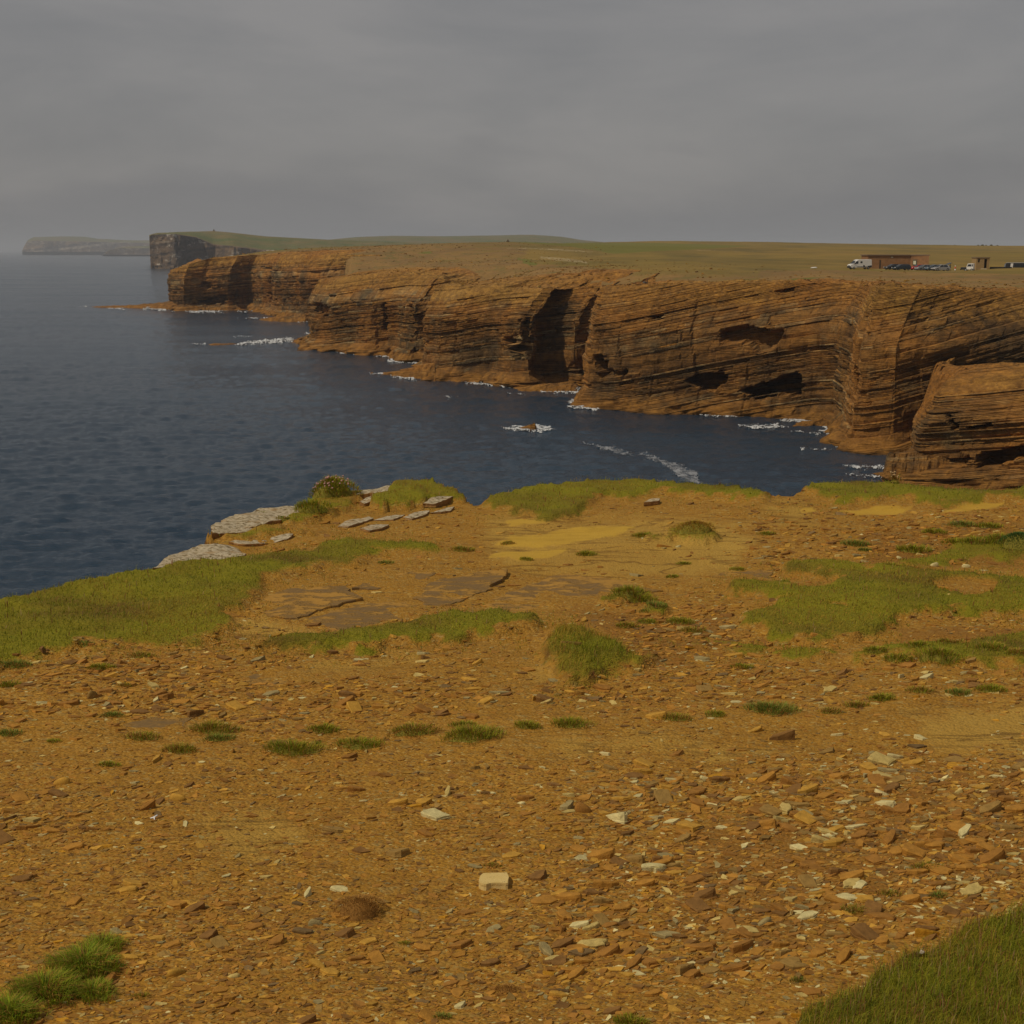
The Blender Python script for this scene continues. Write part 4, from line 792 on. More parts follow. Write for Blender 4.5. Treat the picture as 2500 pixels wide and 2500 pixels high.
SP = [  # standout stones: px, py, width px, colour, shape seed, aspect, height, turn, label
    (1065, 1992, 76, 6, 2, 0.75, 1.1, 0.1, 'large white stone with a greenish underside, beside a pointed yellow stone'),
    (970, 1966, 52, 2, 8, 0.8, 1.0, 0.0, 'pointed yellow-ochre stone left of the white greenish stone'),
    (1012, 1970, 42, 9, 3, 0.5, 1.0, 0.2, 'thin orange stone touching the white greenish stone'),
    (1380, 1975, 44, 7, 7, 0.9, 2.0, 0.4, 'upright grey-white block beside a round rusty stone'),
    (1425, 1980, 46, 1, 10, 0.9, 1.6, 0.0, 'round rusty brown stone beside the upright grey-white block'),
    (1160, 2112, 46, 7, 1, 0.8, 0.8, -0.2, 'jagged grey flake just behind the tan rectangular stone'),
    (1094, 1940, 24, 5, 8, 1.3, 2.4, 1.2, 'small upright cream stone above the white greenish stone'),
    (1610, 2115, 44, 6, 5, 0.6, 2.0, 0.7, 'sharp white splinter standing on edge right of the middle'),
    (2155, 1864, 76, 5, 2, 0.8, 1.3, 0.3, 'large pale broken stone pair on the right slope, left half'),
    (2185, 1852, 46, 6, 4, 0.9, 1.2, 0.0, 'large white broken stone on the right slope, right half'),
    (2168, 1888, 54, 7, 6, 0.8, 1.0, -0.3, 'greenish grey stone just below the white broken stone'),
    (2092, 2020, 76, 6, 0, 0.5, 1.0, 0.25, 'long whitish flat stone on the right slope beside a brown slab'),
    (2150, 2028, 52, 4, 9, 0.7, 0.9, 0.1, 'grey-brown slab touching the long whitish flat stone'),
    (1645, 1908, 56, 6, 1, 0.6, 1.0, 0.1, 'flat white stone on top of a grey one, upper right slope'),
    (1728, 1902, 46, 6, 5, 0.5, 1.0, 0.0, 'lobed white stone right of the flat white stone'),
    (1952, 1972, 58, 4, 3, 0.5, 1.2, 0.0, 'long brown-cream stone lying across the middle of the right slope'),
    (1908, 1808, 66, 3, 8, 0.4, 1.3, 0.05, 'long dark brown log-shaped stone on the upper right slope'),
    (1845, 1788, 46, 2, 6, 0.6, 1.2, 0.3, 'ochre wedge stone left of the log-shaped stone'),
    (2262, 2288, 68, 9, 4, 0.6, 1.2, 0.05, 'bright orange block stone above the near turf'),
    (1950, 2474, 44, 9, 1, 0.5, 1.4, 0.0, 'bright orange brick-like stone at the bottom edge beside the near turf'),
    (430, 2384, 52, 2, 11, 0.7, 1.0, 0.6, 'rounded yellow boulder-like pebble near the bottom left tuft'),
    (570, 2394, 34, 5, 12, 0.8, 0.9, 0.2, 'small rounded cream pebble right of the yellow rounded pebble'),
    (286, 2282, 36, 7, 2, 0.8, 1.5, 0.3, 'pale grey pointed stone above the bottom left tuft'),
    (318, 2290, 48, 2, 3, 0.8, 0.6, 0.0, 'flat yellow stone touching the pale grey pointed stone'),
    (360, 1978, 40, 1, 8, 0.8, 1.7, 0.5, 'brown angular stone beside a rounded yellow one on the left'),
    (436, 1955, 44, 2, 10, 0.8, 1.2, 0.0, 'rounded yellow stone on the left above the white scrap'),
    (226, 1718, 32, 4, 11, 0.8, 1.9, 0.8, 'oval grey-brown boulder leaning on flat stones at the left'),
    (150, 1920, 44, 2, 12, 0.8, 1.2, 0.0, 'rounded ochre stone at the left edge of the stony slope'),
    (75, 2020, 66, 1, 0, 0.4, 1.2, 0.3, 'long brown slab-like stone at the far left'),
    (1166, 1632, 32, 2, 8, 0.9, 1.2, 0.5, 'pale yellow squared stone below the grass strip'),
    (1310, 1718, 34, 2, 4, 0.8, 1.6, 0.6, 'bright yellow angular stone tilted beside a cream rock'),
    (1335, 1726, 34, 5, 6, 0.8, 1.3, 0.2, 'cream rock right of the bright yellow angular stone'),
    (1225, 1700, 66, 7, 0, 0.6, 0.8, 0.1, 'wide flat grey stone left of the bright yellow angular stone'),
    (1155, 1690, 54, 2, 5, 0.5, 0.9, 0.15, 'long flat yellow-ochre stone below the pale squared stone'),
    (1395, 1612, 64, 4, 5, 0.4, 0.8, 0.0, 'flat brown stone in the bare gap beside the large tussock'),
    (1790, 1612, 60, 2, 3, 0.5, 1.0, 0.0, 'rounded flat yellow stone at the lower edge of the right turf'),
    (2260, 1670, 44, 6, 7, 0.6, 1.2, 0.2, 'white ribbed stone below the thin turf on the right'),
    (2200, 1668, 26, 6, 4, 0.9, 1.6, 0.7, 'upright white stone left of the white ribbed stone'),
    (2045, 1798, 34, 6, 6, 0.4, 1.2, 0.0, 'small oval white stone on the upper right slope'),
    (2248, 1812, 36, 6, 2, 0.7, 1.1, 0.0, 'white pointed stone beside the greenish bedrock patch'),
    (1560, 1660, 40, 7, 1, 0.6, 1.0, 0.1, 'flat grey-white stone right of the large tussock'),
    (1620, 1340, 44, 0, 9, 0.4, 1.3, 0.0, 'long orange-brown slab stone beside the brown mossy mound'),
    (1655, 1340, 18, 6, 7, 0.8, 1.2, 0.3, 'small white stone below the brown mossy mound'),
    (2280, 1388, 22, 6, 12, 0.8, 1.3, 0.0, 'rounded white stone in the rubble at the right below the green mats'),
    (2360, 1388, 24, 6, 11, 0.8, 1.2, 0.0, 'rounded white stone next to the rightmost turf hollow'),
    (2110, 1380, 26, 6, 1, 0.5, 1.2, 0.0, 'flat white stone above the right turf'),
    (2195, 1370, 16, 6, 10, 0.9, 1.3, 0.0, 'small round white stone alone above the right turf'),
    (1445, 2168, 34, 5, 3, 0.5, 1.2, 0.4, 'long cream stone standing at a slant in the near gravel'),
    (1445, 2255, 54, 5, 6, 0.7, 1.2, 0.5, 'cream and orange stone in the near gravel right of the middle'),
    (1350, 2330, 54, 5, 9, 0.7, 1.0, 0.3, 'cream half-buried stone in the near gravel'),
    (1122, 2450, 40, 6, 7, 0.8, 1.3, 0.6, 'pale pointed stone at the bottom middle'),
    (770, 2255, 40, 7, 11, 0.6, 1.2, 0.3, 'grey oval pebble just below the brown moss cushion'),
    (752, 2180, 26, 6, 8, 1.1, 2.2, 1.0, 'white upright stone left of the brown moss cushion'),
    (1865, 2246, 44, 7, 12, 0.8, 1.1, 0.5, 'rounded grey stone left of the near tufts on the right')]
for k, (a, b_, w, c_, sd_, asp, hh, rz_, lb) in enumerate(SP):
    X1, Y1 = on_z(a, b_, GZ); w_m = w * math.hypot(float(X1), float(Y1), 1.62) / F
    single_stone(a, b_, w_m * 0.92, c_, sd_, lb, rz=rz_, asp=asp, hz=hh * 0.9)
# tan rectangular stone with a notched lower edge and dark specks
def tan_stone():
    b = NB('tan_block', 0.9, 0.15); n1 = b.noise(60, 4); n2 = b.noise(130, 3)
    c = b.mix(n1, (0.60, 0.42, 0.13), (0.68, 0.52, 0.22)); c = b.mix(b.ramp(n2, [(0.62, 0), (0.7, 0.8)]), c, (0.2, 0.15, 0.09))
    mt = b.done(c, b.bump(n2, 0.4, 0.003))
    o = slab('stone', [(1168, 2150.0), (1173, 2137.1), (1180, 2132.0), (1215, 2130.6), (1238, 2129.9), (1242, 2141.4), (1240, 2157.2), (1226, 2155.8), (1200, 2155.8), (1185, 2159.4), (1172, 2155.8)], 0.008, 0.02, mt, 900, rough=0.001, n=40, ledges=1, wob=0.3)
    tag(o, 'tan rectangular stone with dark specks, largest pale stone in the near gravel', 'stone')
tan_stone()
# ================================================================== GRASS AND PLANTS
def blade_material(name='grass_blade'):
    b = NB(name, 0.7, 0.2)
    a = b.n('ShaderNodeAttribute'); a.attribute_name = 'col'
    m = b.done(a.outputs['Color'])
    tr = b.n('ShaderNodeBsdfTranslucent'); b.l(a.outputs['Color'], tr.inputs['Color'])
    ms = b.n('ShaderNodeMixShader'); ms.inputs[0].default_value = 0.25
    b.l(b.b.outputs[0], ms.inputs[1]); b.l(tr.outputs[0], ms.inputs[2]); b.l(ms.outputs[0], b.o.inputs['Surface'])
    return m
M_BLADE = blade_material()
def blades(name, x, y, z, h, w, lean, az, col, tipc=None, origin=(0, 0, 0)):
    n = len(x); o = np.array(origin)
    ca, sa = np.cos(az), np.sin(az); fx, fy = -sa, ca                      # blade width direction
    ph = RS.uniform(0, 6.28, n); wx_, wy_ = np.cos(ph), np.sin(ph)
    b0 = np.stack([x, y, z], 1) - o
    up = np.array([0, 0, 1.0])
    mid = b0 + (np.stack([ca, sa, 0 * ca], 1) * (lean * 0.30)[:, None] + up * 0.6) * h[:, None]
    tip = b0 + (np.stack([ca, sa, 0 * ca], 1) * lean[:, None] + up * (1 - 0.25 * np.clip(lean, 0, 1.6))[:, None]) * h[:, None]
    wv = np.stack([wx_, wy_, 0 * wx_], 1) * (w / 2)[:, None]
    V = np.stack([b0 - wv, b0 + wv, mid - wv * 0.75, mid + wv * 0.75, tip], 1).reshape(-1, 3)
    k = np.arange(n)[:, None] * 5
    f4 = k + np.array([[0, 1, 3, 2]]); f3 = k + np.array([[2, 3, 4]])
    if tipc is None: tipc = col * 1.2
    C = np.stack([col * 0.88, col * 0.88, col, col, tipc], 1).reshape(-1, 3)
    return mesh(name, V, [f4, f3], M_BLADE, True, None, C)
G_LUSH = np.array([(0.21, 0.225, 0.012), (0.26, 0.26, 0.015), (0.31, 0.28, 0.02), (0.16, 0.20, 0.016)])
G_DRY = np.array([(0.36, 0.28, 0.02), (0.38, 0.22, 0.03), (0.44, 0.28, 0.04), (0.30, 0.24, 0.018)])
rs = np.random.RandomState(21)
# one sheet of turf blades (uncountable)
qx, qy = [], []
for t_i, (poly, *_r) in enumerate(TURF):
    a_ = np.array(poly); x0_, x1_ = max(a_[:, 0].min() - 25, -620), min(a_[:, 0].max() + 25, 3320); y0_, y1_ = max(a_[:, 1].min() - 15, 1155), min(a_[:, 1].max() + 15, 2800)
    n_ = int((x1_ - x0_) * (y1_ - y0_) * 0.092); u_ = rs.uniform(x0_, x1_, n_); v_ = rs.uniform(y0_, y1_, n_)
    ok = rs.rand(n_) < np.where((u_ > -150) & (u_ < 2650), 1.0, 0.45)
    sd_ = sdf(u_, v_, poly); ok &= sd_ > -22
    for (p2, *_r2) in TURF[:t_i]: ok &= sdf(u_, v_, p2) <= -22
    qx.append(u_[ok]); qy.append(v_[ok])
px_ = np.concatenate(qx); py_ = np.concatenate(qy)
x, y = on_z(px_, py_, GZ)
z, m, ds = ground_z(x, y, True)
keep = (rs.rand(len(x)) < np.clip(m[0] * 1.25 - 0.12, 0, 1) ** 1.3) & (ds > -0.10)
x, y, z, px_, py_ = x[keep], y[keep], z[keep], px_[keep], py_[keep]; lu = m[2][keep]
d = np.hypot(x, y)
dryn = 2.1 * fbm(x * 1.6, y * 1.6, 3, 90) - 0.5 * sst(2000, 2300, py_) + 0.5 * fbm(x * 6, y * 6, 2, 92) + (0.75 - lu) * 1.1
dry = rs.rand(len(x)) < sst(-0.4, 0.6, dryn)
col = np.where(dry[:, None], G_DRY[rs.randint(0, 4, len(x))], G_LUSH[rs.randint(0, 4, len(x))]) * rs.uniform(0.7, 1.2, (len(x), 1))
tuss = sst(-5, 40, sdf(px_, py_, [(1325, 1560), (1400, 1540), (1500, 1575), (1600, 1625), (1520, 1662), (1440, 1684), (1365, 1702), (1318, 1622)]))
h = rs.uniform(0.006, 0.017, len(x)) * np.where(rs.rand(len(x)) < 0.06, 1.9, 1.0) * (0.7 + 0.5 * lu) * (1 + 0.8 * sst(1900, 2300, py_)) * (1 + 1.3 * tuss)
w = 0.0011 * np.clip(d / 3.0, 0.9, 4.0)
print('turf blades', len(x))
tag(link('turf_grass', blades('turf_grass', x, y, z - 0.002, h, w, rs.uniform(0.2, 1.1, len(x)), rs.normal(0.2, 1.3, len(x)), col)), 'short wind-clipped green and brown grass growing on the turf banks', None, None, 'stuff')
# thin straggling grass round the turf, over bare soil
qx, qy = [], []
for t_i, (poly, th_, so_, lu_) in enumerate(TURF[:13]):
    a_ = np.array(poly); x0_, x1_ = max(a_[:, 0].min() - 70, -200), min(a_[:, 0].max() + 70, 2700); y0_, y1_ = max(a_[:, 1].min() - 35, 1175), min(a_[:, 1].max() + 40, 2700)
    n_ = int((x1_ - x0_) * (y1_ - y0_) * 0.055); u_ = rs.uniform(x0_, x1_, n_); v_ = rs.uniform(y0_, y1_, n_)
    s2 = sdf(u_, v_ * 2, np.stack([a_[:, 0], a_[:, 1] * 2], 1)); ok = (s2 < 10) & (s2 > -75) & (rs.rand(n_) < 0.8 * np.exp(s2 / 45.0).clip(0, 1))
    qx.append(u_[ok]); qy.append(v_[ok])
px_ = np.concatenate(qx); py_ = np.concatenate(qy); x, y = on_z(px_, py_, GZ)
k = (fbm(x * 4.5, y * 4.5, 3, 95) + 0.5 * fbm(x * 15, y * 15, 2, 96) > -0.02); x, y = x[k], y[k]
z, m, ds = ground_z(x, y, True); k = (ds > -0.02) & (m[0] < 0.7) & (m[3] < 0.5); x, y, z = x[k], y[k], z[k]; d = np.hypot(x, y)
col = np.where(rs.rand(len(x), 1) < 0.45, G_DRY[rs.randint(0, 4, len(x))], G_LUSH[rs.randint(0, 4, len(x))]) * rs.uniform(0.7, 1.15, (len(x), 1))
print('straggling', len(x))
tag(link('straggling_grass', blades('straggling_grass', x, y, z - 0.001, rs.uniform(0.006, 0.018, len(x)), 0.0012 * np.clip(d / 3.0, 0.9, 4.0), rs.uniform(0.3, 1.3, len(x)), rs.uniform(0, 6.28, len(x)), col)), 'thin straggling grass creeping over the soil round the turf', None, None, 'stuff')
# dry red-brown plantain and thrift stalks standing in the turf
n = 4200
px_ = rs.uniform(-100, 2600, n * 9); py_ = 1165 + 1450 * rs.rand(n * 9); x, y = on_z(px_, py_, GZ); z, m, ds = ground_z(x, y, True)
k = (rs.rand(len(x)) < np.where(py_ > 1900, 0.9, 0.16) * (m[0] > 0.55)) & (ds > -0.05)
x, y, z = x[k][:n], y[k][:n], z[k][:n]; d = np.hypot(x, y)
c = np.array([(0.26, 0.10, 0.04), (0.34, 0.17, 0.06), (0.42, 0.28, 0.12)])[rs.randint(0, 3, len(x))]
tag(link('seed_stalks', blades('seed_stalks', x, y, z, rs.uniform(0.02, 0.045, len(x)) * np.where(d < 4.5, 1.0, 0.8), 0.0017 * np.clip(d / 3, 0.9, 3), rs.uniform(0.0, 0.5, len(x)), rs.uniform(0, 6.28, len(x)), c, c * 1.2)), 'dry red-brown seed stalks standing up out of the turf', None, None, 'stuff')

def rosette(px, py, wpx, label, cat='plant', name='plant_tuft', col=G_LUSH, dry=0.25, hfac=0.55, n=420, group=None, spread=1.0, mound=0.35, flower=None, asp=0.75, blade=1.0):
    """a low cushion of narrow leaves, with optional flower heads"""
    x0, y0 = on_z(px, py, GZ); x0 = float(x0); y0 = float(y0); dist = math.hypot(x0, y0)
    z0 = float(ground_z(np.array([x0]), np.array([y0]))[0])
    R = wpx * math.sqrt(dist ** 2 + 2.6) / F / 2
    n = int(np.clip(n * (wpx / 70.0) ** 1.3, 200, 2600))
    r = RS.rand(n) ** 0.62 * np.where(RS.rand(n) < 0.12, 1.25, 1.0); a = RS.uniform(0, 6.28, n)
    lob = 1 + 0.55 * fbm(np.cos(a) * 1.5 + px, np.sin(a) * 1.5, 2, 5)
    lx = R * r * lob * np.cos(a); ly = R * asp * r * lob * np.sin(a)
    lz = ground_z(x0 + lx, y0 + ly) + mound * R * np.sqrt(np.clip(1 - r * r, 0, 1))
    hh = R * hfac * RS.uniform(0.4, 1.0, n) * (1 - 0.35 * r)
    dr = RS.rand(n) < dry
    c = np.where(dr[:, None], np.array([(0.32, 0.16, 0.035), (0.40, 0.23, 0.06)])[RS.randint(0, 2, n)], col[RS.randint(0, len(col), n)]) * RS.uniform(0.65, 1.2, (n, 1))
    c = c * 1.35
    root = bpy.data.objects.new(name, None); COL.objects.link(root); root.location = (x0, y0, z0)
    tag(root, label, cat, group)
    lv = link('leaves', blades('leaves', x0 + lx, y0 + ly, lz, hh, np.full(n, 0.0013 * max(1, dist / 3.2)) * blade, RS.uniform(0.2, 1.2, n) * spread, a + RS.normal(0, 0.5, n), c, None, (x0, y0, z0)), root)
    if mound:
        t = np.linspace(0, 1, 7); A = np.linspace(0, 6.283, 21)[:-1]
        TT, AA = np.meshgrid(t, A, indexing='xy')
        lb2 = 0.86 + 0.5 * fbm(np.cos(AA) * 1.5 + px, np.sin(AA) * 1.5, 2, 5)
        mxx = R * 0.9 * TT * lb2 * np.cos(AA); myy = R * asp * 0.9 * TT * lb2 * np.sin(AA)
        mz = ground_z(x0 + mxx, y0 + myy) - z0 + mound * R * np.sqrt(np.clip(1 - TT ** 2, 0, 1)) - 0.003
        mm = mesh('cushion', np.stack([mxx, myy, mz], -1), grid_faces(20, 7, True), M_CUSH if dry < 0.9 else M_MOSS, True)
        link('cushion', mm, root)
    if flower:
        nf, fc, fs = flower
        fx, fy = R * 0.85 * np.sqrt(RS.rand(nf)), RS.uniform(0, 6.28, nf)
        ox_, oy_ = fx * np.cos(fy), asp * fx * np.sin(fy)
        for q in range(nf):
            ph = mesh('flower_head', np.concatenate([np.array([[math.cos(t_) * fs, math.sin(t_) * fs, 0.0] for t_ in np.linspace(0, 5.24, 6)]), [[0, 0, fs * 0.9], [0, 0, -fs * 0.4]]]), np.array([[i_, (i_ + 1) % 6, 6] for i_ in range(6)] + [[(i_ + 1) % 6, i_, 7] for i_ in range(6)]), M_FLOW[fc], True) if q == 0 else ph
            zz = float(ground_z(np.array([x0 + ox_[q]]), np.array([y0 + oy_[q]]))[0]) + mound * R * math.sqrt(max(0, 1 - (fx[q] / R) ** 2)) + R * hfac * RS.uniform(0.35, 0.8) - z0
            link('flower_head', ph, root, loc=(ox_[q], oy_[q], zz), rot=(RS.normal(0, 0.4), RS.normal(0, 0.4), 0))
    return root
M_CUSH = plain('cushion_green', (0.20, 0.17, 0.028), 0.95, 0.1, var=0.4, scale=60)
M_MOSS = plain('cushion_brown', (0.25, 0.125, 0.03), 0.95, 0.1, var=0.45, scale=120)
M_FLOW = {'pink': plain('thrift_pink', (0.50, 0.28, 0.24), 0.8, 0.1), 'tan': plain('thrift_dead', (0.48, 0.33, 0.17), 0.9, 0.1), 'white': plain('clover_white', (0.62, 0.54, 0.42), 0.8, 0.1)}
BLUEG = np.array([(0.19, 0.23, 0.035), (0.22, 0.25, 0.04), (0.16, 0.20, 0.025)])
# thrift cushion on the edge and others along the rim
rosette(808, 1216, 116, 'tall thrift cushion with pink flower heads at the cliff edge', 'flower cushion', 'thrift_cushion', hfac=0.35, mound=0.5, n=900, flower=(52, 'pink', 0.009), dry=0.2, asp=1.0)
rosette(768, 1214, 44, 'small pinkish thrift clump left of the tall thrift cushion', 'flower cushion', 'thrift_cushion', hfac=0.5, mound=0.5, flower=(14, 'pink', 0.008))
rosette(2188, 1190, 40, 'tan dead thrift clump standing out against the dark rock on the right turf', 'flower cushion', 'thrift_cushion', hfac=1.1, mound=0.4, flower=(26, 'tan', 0.009), dry=0.8)
rosette(2410, 1206, 56, 'tan dead thrift heads at the edge of the right turf near the photo edge', 'flower cushion', 'thrift_cushion', hfac=0.7, mound=0.2, flower=(24, 'tan', 0.008), dry=0.7)
rosette(690, 1282, 44, 'dark green round cushion on the ledge between the pale slabs', 'plant', 'cushion_plant', mound=0.6, hfac=0.25)
rosette(640, 1266, 46, 'mossy green cushion lying on the longest pale slab', 'plant', 'cushion_plant', mound=0.5, hfac=0.25)
rosette(760, 1262, 90, 'bright green leafy plant at the right end of the longest pale slab', 'plant', 'plant_tuft', hfac=0.5, dry=0.1)
rosette(2485, 1352, 84, 'dense dark green dome cushion at the right edge of the photo', 'plant', 'cushion_plant', mound=0.75, hfac=0.2, n=1100, col=np.array([(0.06, 0.11, 0.022), (0.08, 0.13, 0.03)]), dry=0.0, asp=0.9)
rosette(880, 2222, 116, 'rounded brown moss cushion lying loose on the gravel', 'moss cushion', 'moss_cushion', mound=0.62, hfac=0.16, n=2200, dry=1.0, asp=0.72, blade=0.8)
rosette(1240, 2400, 66, 'small tan dead moss cushion in the near gravel', 'moss cushion', 'moss_cushion', mound=0.25, hfac=0.2, n=700, dry=1.0)
rosette(1700, 1318, 110, 'brownish mossy mound on bare ground in the hollow', 'moss cushion', 'moss_cushion', mound=0.40, hfac=0.16, n=900, dry=0.45, col=G_DRY)
for a_, b_, w_, lb in [(205, 2372, 150, 'largest leafy green clump at the bottom left corner'), (250, 2322, 90, 'upper leafy clump with red stalks at the bottom left'), (110, 2432, 150, 'middle leafy clump of the bottom left patch'), (225, 2430, 90, 'right lower leafy clump of the bottom left patch'), (25, 2486, 130, 'dark leafy clump at the lowest left edge')]:
    rosette(a_, b_, w_, lb, 'plant', 'plant_tuft', hfac=0.75, mound=0.18, n=900, dry=0.28, asp=0.75, col=np.array([(0.20, 0.28, 0.014), (0.25, 0.31, 0.018), (0.29, 0.32, 0.02), (0.15, 0.23, 0.02)]), group='leafy clumps at the bottom left')
rosette(2240, 2366, 26, 'single pale clover head at the edge of the near turf', 'flower', 'clover_flower', hfac=0.9, mound=0.1, flower=(1, 'white', 0.008), n=60)
ROWS = {
    'row of plants crossing stony ground': [(20, 1800, 60), (130, 1815, 34), (275, 1756, 50), (345, 1808, 76), (440, 1842, 84), (520, 1788, 130), (535, 1812, 70), (715, 1836, 140), (795, 1790, 80), (880, 1822, 110), (1010, 1790, 120), (1130, 1776, 60), (1150, 1808, 150), (1290, 1785, 70), (1392, 1782, 90)],
    'plants below the left turf': [(265, 1876, 50), (210, 1600, 40), (250, 1648, 60), (310, 1688, 40), (345, 1616, 60), (40, 1640, 70), (20, 1690, 60)],
    'plants atop the right slope': [(1650, 1764, 70), (1750, 1756, 60), (1880, 1744, 130), (2028, 1750, 56), (2090, 1738, 60), (2150, 1724, 70), (2250, 1705, 60), (2340, 1706, 60), (2420, 1700, 70)],
    'plants on the open right slope': [(2090, 2222, 66), (2170, 2180, 50), (2262, 2122, 72), (2292, 2186, 52), (1948, 2388, 44)],
    'tiny plants in the near gravel': [(345, 2432, 40), (735, 2270, 22), (990, 2298, 28), (1205, 2110, 38), (1082, 2478, 46), (1535, 2492, 90)],
    'plants in the bare hollow': [(1285, 1370, 40), (1240, 1322, 36), (1430, 1355, 56), (1570, 1312, 60), (1370, 1408, 36), (1640, 1412, 34), (1670, 1378, 34), (1872, 1310, 40), (1800, 1395, 40), (1510, 1446, 30), (1130, 1345, 60), (940, 1380, 40)],
    'plants between the two turf areas': [(1600, 1500, 66), (1545, 1474, 120), (1580, 1530, 50), (1660, 1530, 70), (1530, 1545, 60), (1690, 1552, 60)],
    'plants on the right-hand rubble': [(2090, 1338, 70), (2230, 1352, 80), (2275, 1312, 60), (2330, 1335, 60), (2350, 1290, 60), (2415, 1292, 60), (2380, 1345, 70), (2440, 1342, 90), (2110, 1352, 40), (2180, 1395, 60)],
    'plants below the thin right turf': [(2140, 1612, 60), (2190, 1625, 70), (2240, 1606, 60), (2290, 1630, 110), (2320, 1595, 60), (2420, 1610, 70), (2480, 1625, 60), (1810, 1640, 50)]}
for rname, pl in ROWS.items():
    pl = sorted(pl)
    for k, (a, b_, w) in enumerate(pl):
        red = 'reddish green' if (k * 7 + a) % 3 == 0 else ('grey-green' if (k + b_) % 3 == 0 else 'green')
        kd = 'broad' if w > 95 else ('small' if w < 52 else 'low')
        pos = 'leftmost' if k == 0 else ('rightmost' if k == len(pl) - 1 else f'{ORD(k + 1)} from left')
        rosette(a, b_, w, f'{kd} {red} tuft, {pos} {"in the " if "row" in rname else "of the "}{rname}', 'plant', 'plant_tuft', col=BLUEG if red == 'grey-green' else G_LUSH, dry=0.5 if red == 'reddish green' else 0.22, mound=0.13, hfac=0.5 if w < 100 else 0.36, group=rname, asp=0.55)
# bright white scrap on the stones at the left
sc_m = plain('white_scrap', (0.8, 0.8, 0.78), 0.6)
X1, Y1 = on_z(377, 2002, GZ); Z1 = float(ground_z(np.array([float(X1)]), np.array([float(Y1)]))[0])
def bar_mesh(pts, r, k=6):
    V = []; Fq = []
    for i, p in enumerate(pts):
        a = np.array(pts[min(i + 1, len(pts) - 1)]) - np.array(pts[max(i - 1, 0)]); a = a / np.linalg.norm(a)
        u = np.cross(a, [0.3, 0.5, 0.81]); u /= np.linalg.norm(u); v = np.cross(a, u)
        rr = r[i] if hasattr(r, '__len__') else r
        V += [np.array(p) + rr * (math.cos(t) * u + math.sin(t) * v) for t in np.linspace(0, 2 * math.pi, k, endpoint=False)]
    for i in range(len(pts) - 1):
        for j in range(k): Fq.append((i * k + j, i * k + (j + 1) % k, (i + 1) * k + (j + 1) % k, (i + 1) * k + j))
    Fq.append(tuple(range(k))[::-1]); Fq.append(tuple((len(pts) - 1) * k + j for j in range(k)))
    return V, Fq
V, Fq = bar_mesh([(-0.011, 0, 0.003), (0, 0.001, 0.006), (0.009, 0.002, 0.012)], [0.0018, 0.0026, 0.0018]); V2, F2 = bar_mesh([(0, 0, 0.006), (0.002, -0.007, 0.004), (0.003, -0.010, 0.0015)], [0.0026, 0.002, 0.001])
tag(link('shell_fragment', mesh('shell_fragment', V + V2, Fq + [tuple(i + len(V) for i in f) for f in F2], sc_m, True), loc=(float(X1), float(Y1), Z1)), 'tiny bright white scrap lying on the brown stones at left', 'shell')
# ================================================================== SEA ROCKS, FOAM, CLIFF-TOP RUBBLE
def sea_rock(name, pts, depth, seed, label, cat='rock', dip=0.2, group=None, up=1.0):
    """pts: (px, base row, top row) left to right; a low dipping rock with layered sides"""
    p = np.array(pts, float); n = 70; u = np.linspace(p[0, 0], p[-1, 0], n)
    by = np.interp(u, p[:, 0], p[:, 1]); ty = np.interp(u, p[:, 0], p[:, 2])
    x, y = on_z(u, by); h = np.maximum(z_at(u, ty, y + depth * 0.3), 0.05) * up
    t = np.linspace(-1, 1, 26); U, T = np.meshgrid(u, t, indexing='ij')
    hh = h[:, None] * (1 - np.abs(T) ** 3.2) + np.minimum(h[:, None] * 0.25, 0.35) * fbm(U * 0.06, T * 2.5, 3, seed)
    Y = y[:, None] + depth * (T + 1) / 2 + min(0.18 * depth, 1.0) * fbm(U * (0.08 if depth < 9 else 0.03), T * 2, 3, seed + 1)
    X = x[:, None] * (Y / y[:, None])
    b = hh - dip * X; st = 0.22 if h.max() < 3 else 0.5
    hh = hh + (0.4 if h.max() < 3 else 0.85) * (np.floor(b / st) * st + st / 2 - b)
    ed = np.minimum(np.linspace(0, 1, n), np.linspace(1, 0, n))[:, None]
    hh = hh * sst(0, 0.05, ed) - 0.25
    o0 = np.array([x.mean(), y.mean(), 0])
    m = mesh(name, np.stack([X, Y, hh], -1).reshape(-1, 3) - o0, grid_faces(n, 26), M_CLIFF, False,
             dict(bed=hsh(np.floor(b / st).ravel(), 0, 4), top=0 * hh.ravel(), foot=(0.92 - np.clip(hh / 3.5, 0, 0.5)).ravel()))
    return tag(link(name, m, loc=o0), label, cat, group)
sea_rock('rock_shelf', [(208, 750, 750), (240, 751, 748), (330, 753, 744), (400, 755, 738), (445, 757, 728)], 16, 1, 'low brown rock shelf running out to sea from the left cliff')
sea_rock('sea_rock', [(1262, 1046, 1046), (1275, 1049, 1040), (1296, 1051, 1034), (1306, 1051, 1031), (1312, 1050, 1044)], 2.2, 2, 'small brown rock standing in a ring of white foam')
sea_rock('rock_shelf', [(500, 841, 841), (520, 842, 838), (560, 842, 837), (590, 840, 839)], 5, 3, 'dark wet reef barely showing above the sea beside a long white wave')
sea_rock('rock_shelf', [(706, 832, 831), (725, 834, 826), (760, 834, 821), (790, 838, 812)], 7, 4, 'brown rock ledge at the end of the long white wave')
sea_rock('rock_shelf', [(898, 913, 913), (940, 916, 910), (990, 922, 900), (1040, 928, 888), (1070, 930, 888)], 8, 5, 'low rock ledge below the middle cliff where a wave splashes')
